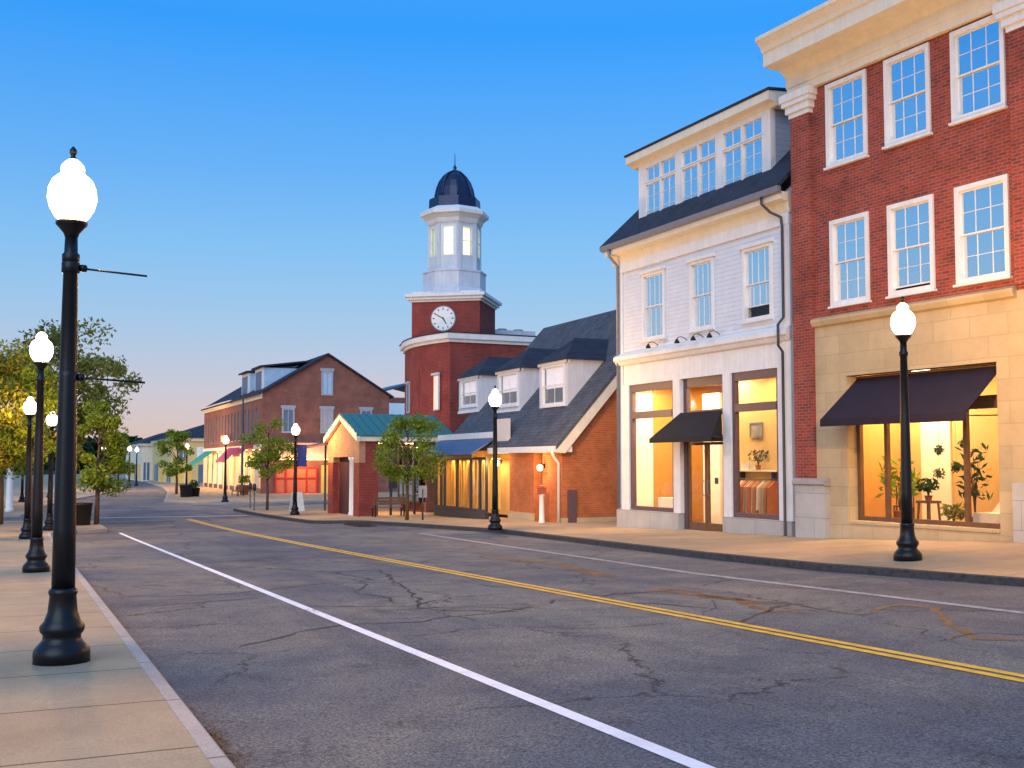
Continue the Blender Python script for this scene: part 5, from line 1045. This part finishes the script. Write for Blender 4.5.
def meter(x, y, label, grp='black meters on thin posts'):
    t = thing('parking_meter', label, 'parking meter', (x, y, Z(x, y)), 0, grp); q = MB(); q.lathe([(.09, 0), (.04, .03), (.03, .06), (.03, 1.1)], n=10); q.build('post', 'dark_metal', t)
    q = MB(); q.lathe([(.05, 1.1), (.10, 1.14), (.12, 1.3), (.11, 1.42), (.05, 1.52)], n=12); q.build('head', 'dark_metal', t)
meter(12.55, 64.0, 'parking meter left of the thin plaza tree, nearer the kerb'); meter(12.95, 67.3, 'parking meter left of the thin plaza tree, further back')
t = thing('utility_pole', 'tall thin dark pole before the far brick block', 'pole', (17.3, 93.5, Z(17.3, 93.5))); q = MB(); q.lathe([(.16, 0), (.16, .2), (.11, .25), (.07, 8.4), (.03, 8.5)], n=10); q.build('mast', 'dark_metal', t); q = MB(); q.tube([(0, 0, 8.2), (-.5, 0, 8.35)], .03, 6); each(q, 'bracket', 'dark_metal', t)
t = thing('sandwich_board', 'pale blue folding sandwich board on the plaza by the banner lamp', 'sign', (14.2, 60.5, Z(14.2, 60.5)), R(20))
for s in (-1, 1):
    q = MB(); q.hexa([(-.3, s*.32-.02, 0), (.3, s*.32-.02, 0), (.3, s*.32+.02, 0), (-.3, s*.32+.02, 0)], [(-.3, s*.03-.02, 1.05), (.3, s*.03-.02, 1.05), (.3, s*.03+.02, 1.05), (-.3, s*.03+.02, 1.05)]); q.build('board', 'mid_blind', t)
def bench(x, y, rz, label):
    t = thing('bench', label, 'bench', (x, y, Z(x, y)), rz, 'dark street benches')
    q = MB()
    for k in range(4): q.box(-.8, .8, -.22+k*.12, -.13+k*.12, .42, .45)
    q.build('seat', 'brown_wood', t); q = MB()
    for k in range(3): q.box(-.8, .8, .26+k*.015, .285+k*.015, .55+k*.13, .65+k*.13)
    q.build('backrest', 'brown_wood', t)
    for sx in (-.7, .7):
        q = MB(); q.box(sx-.03, sx+.03, -.22, -.17, 0, .42); q.box(sx-.03, sx+.03, .2, .25, 0, .9); q.box(sx-.03, sx+.03, -.17, .2, .36, .42); q.build('leg', 'black_metal', t)
bench(16.3, 90, R(-80), 'brown bench under the green awning on the far corner'); bench(15.9, 49.4, R(180), 'dark bench in front of the kiosk under the bright green tree')
t = thing('bike_rack', 'black hoop bike rack on the left crossing corner', 'bike rack', (1.9, 50.0, Z(1.9, 50)), R(50))
q = MB()
for x in (-.4, 0, .4): q.tube([(x, 0, 0), (x, 0, .6), (x+.06, 0, .75), (x+.15, 0, .8), (x+.24, 0, .75), (x+.3, 0, .6), (x+.3, 0, 0)], .022, 6)
q.build('hoop', 'black_metal', t); q = MB(); q.box(-.45, .75, -.03, .03, 0, .03); q.build('rail', 'black_metal', t)
t = thing('sidewalk_sign', 'small grey notice on a post beside the bright green tree', 'sign', (15.75, 44.2, Z(15.75, 44.2)), R(-20)); q = MB(); q.lathe([(.04, 0), (.03, 1.3)], n=8); q.build('post', 'dark_metal', t); q = MB(); q.box(-.18, .18, -.02, .02, .95, 1.45); q.build('plate', 'grey_metal', t)
t = thing('storm_drain', 'black storm drain opening in the kerb by the kiosk', 'drain', (13.15, 44.6, Z(13.15, 44.6)-RD+.004), R(88)); q = MB(); q.box(-1.5, 1.5, -.42, .42, 0, .03)
q.build('frame', 'iron_grate', t); q = MB()
for k in range(14): q.box(-1.35+k*.2, -1.29+k*.2, -.36, .36, .031, .042)
q.build('grate', 'iron_grate', t)
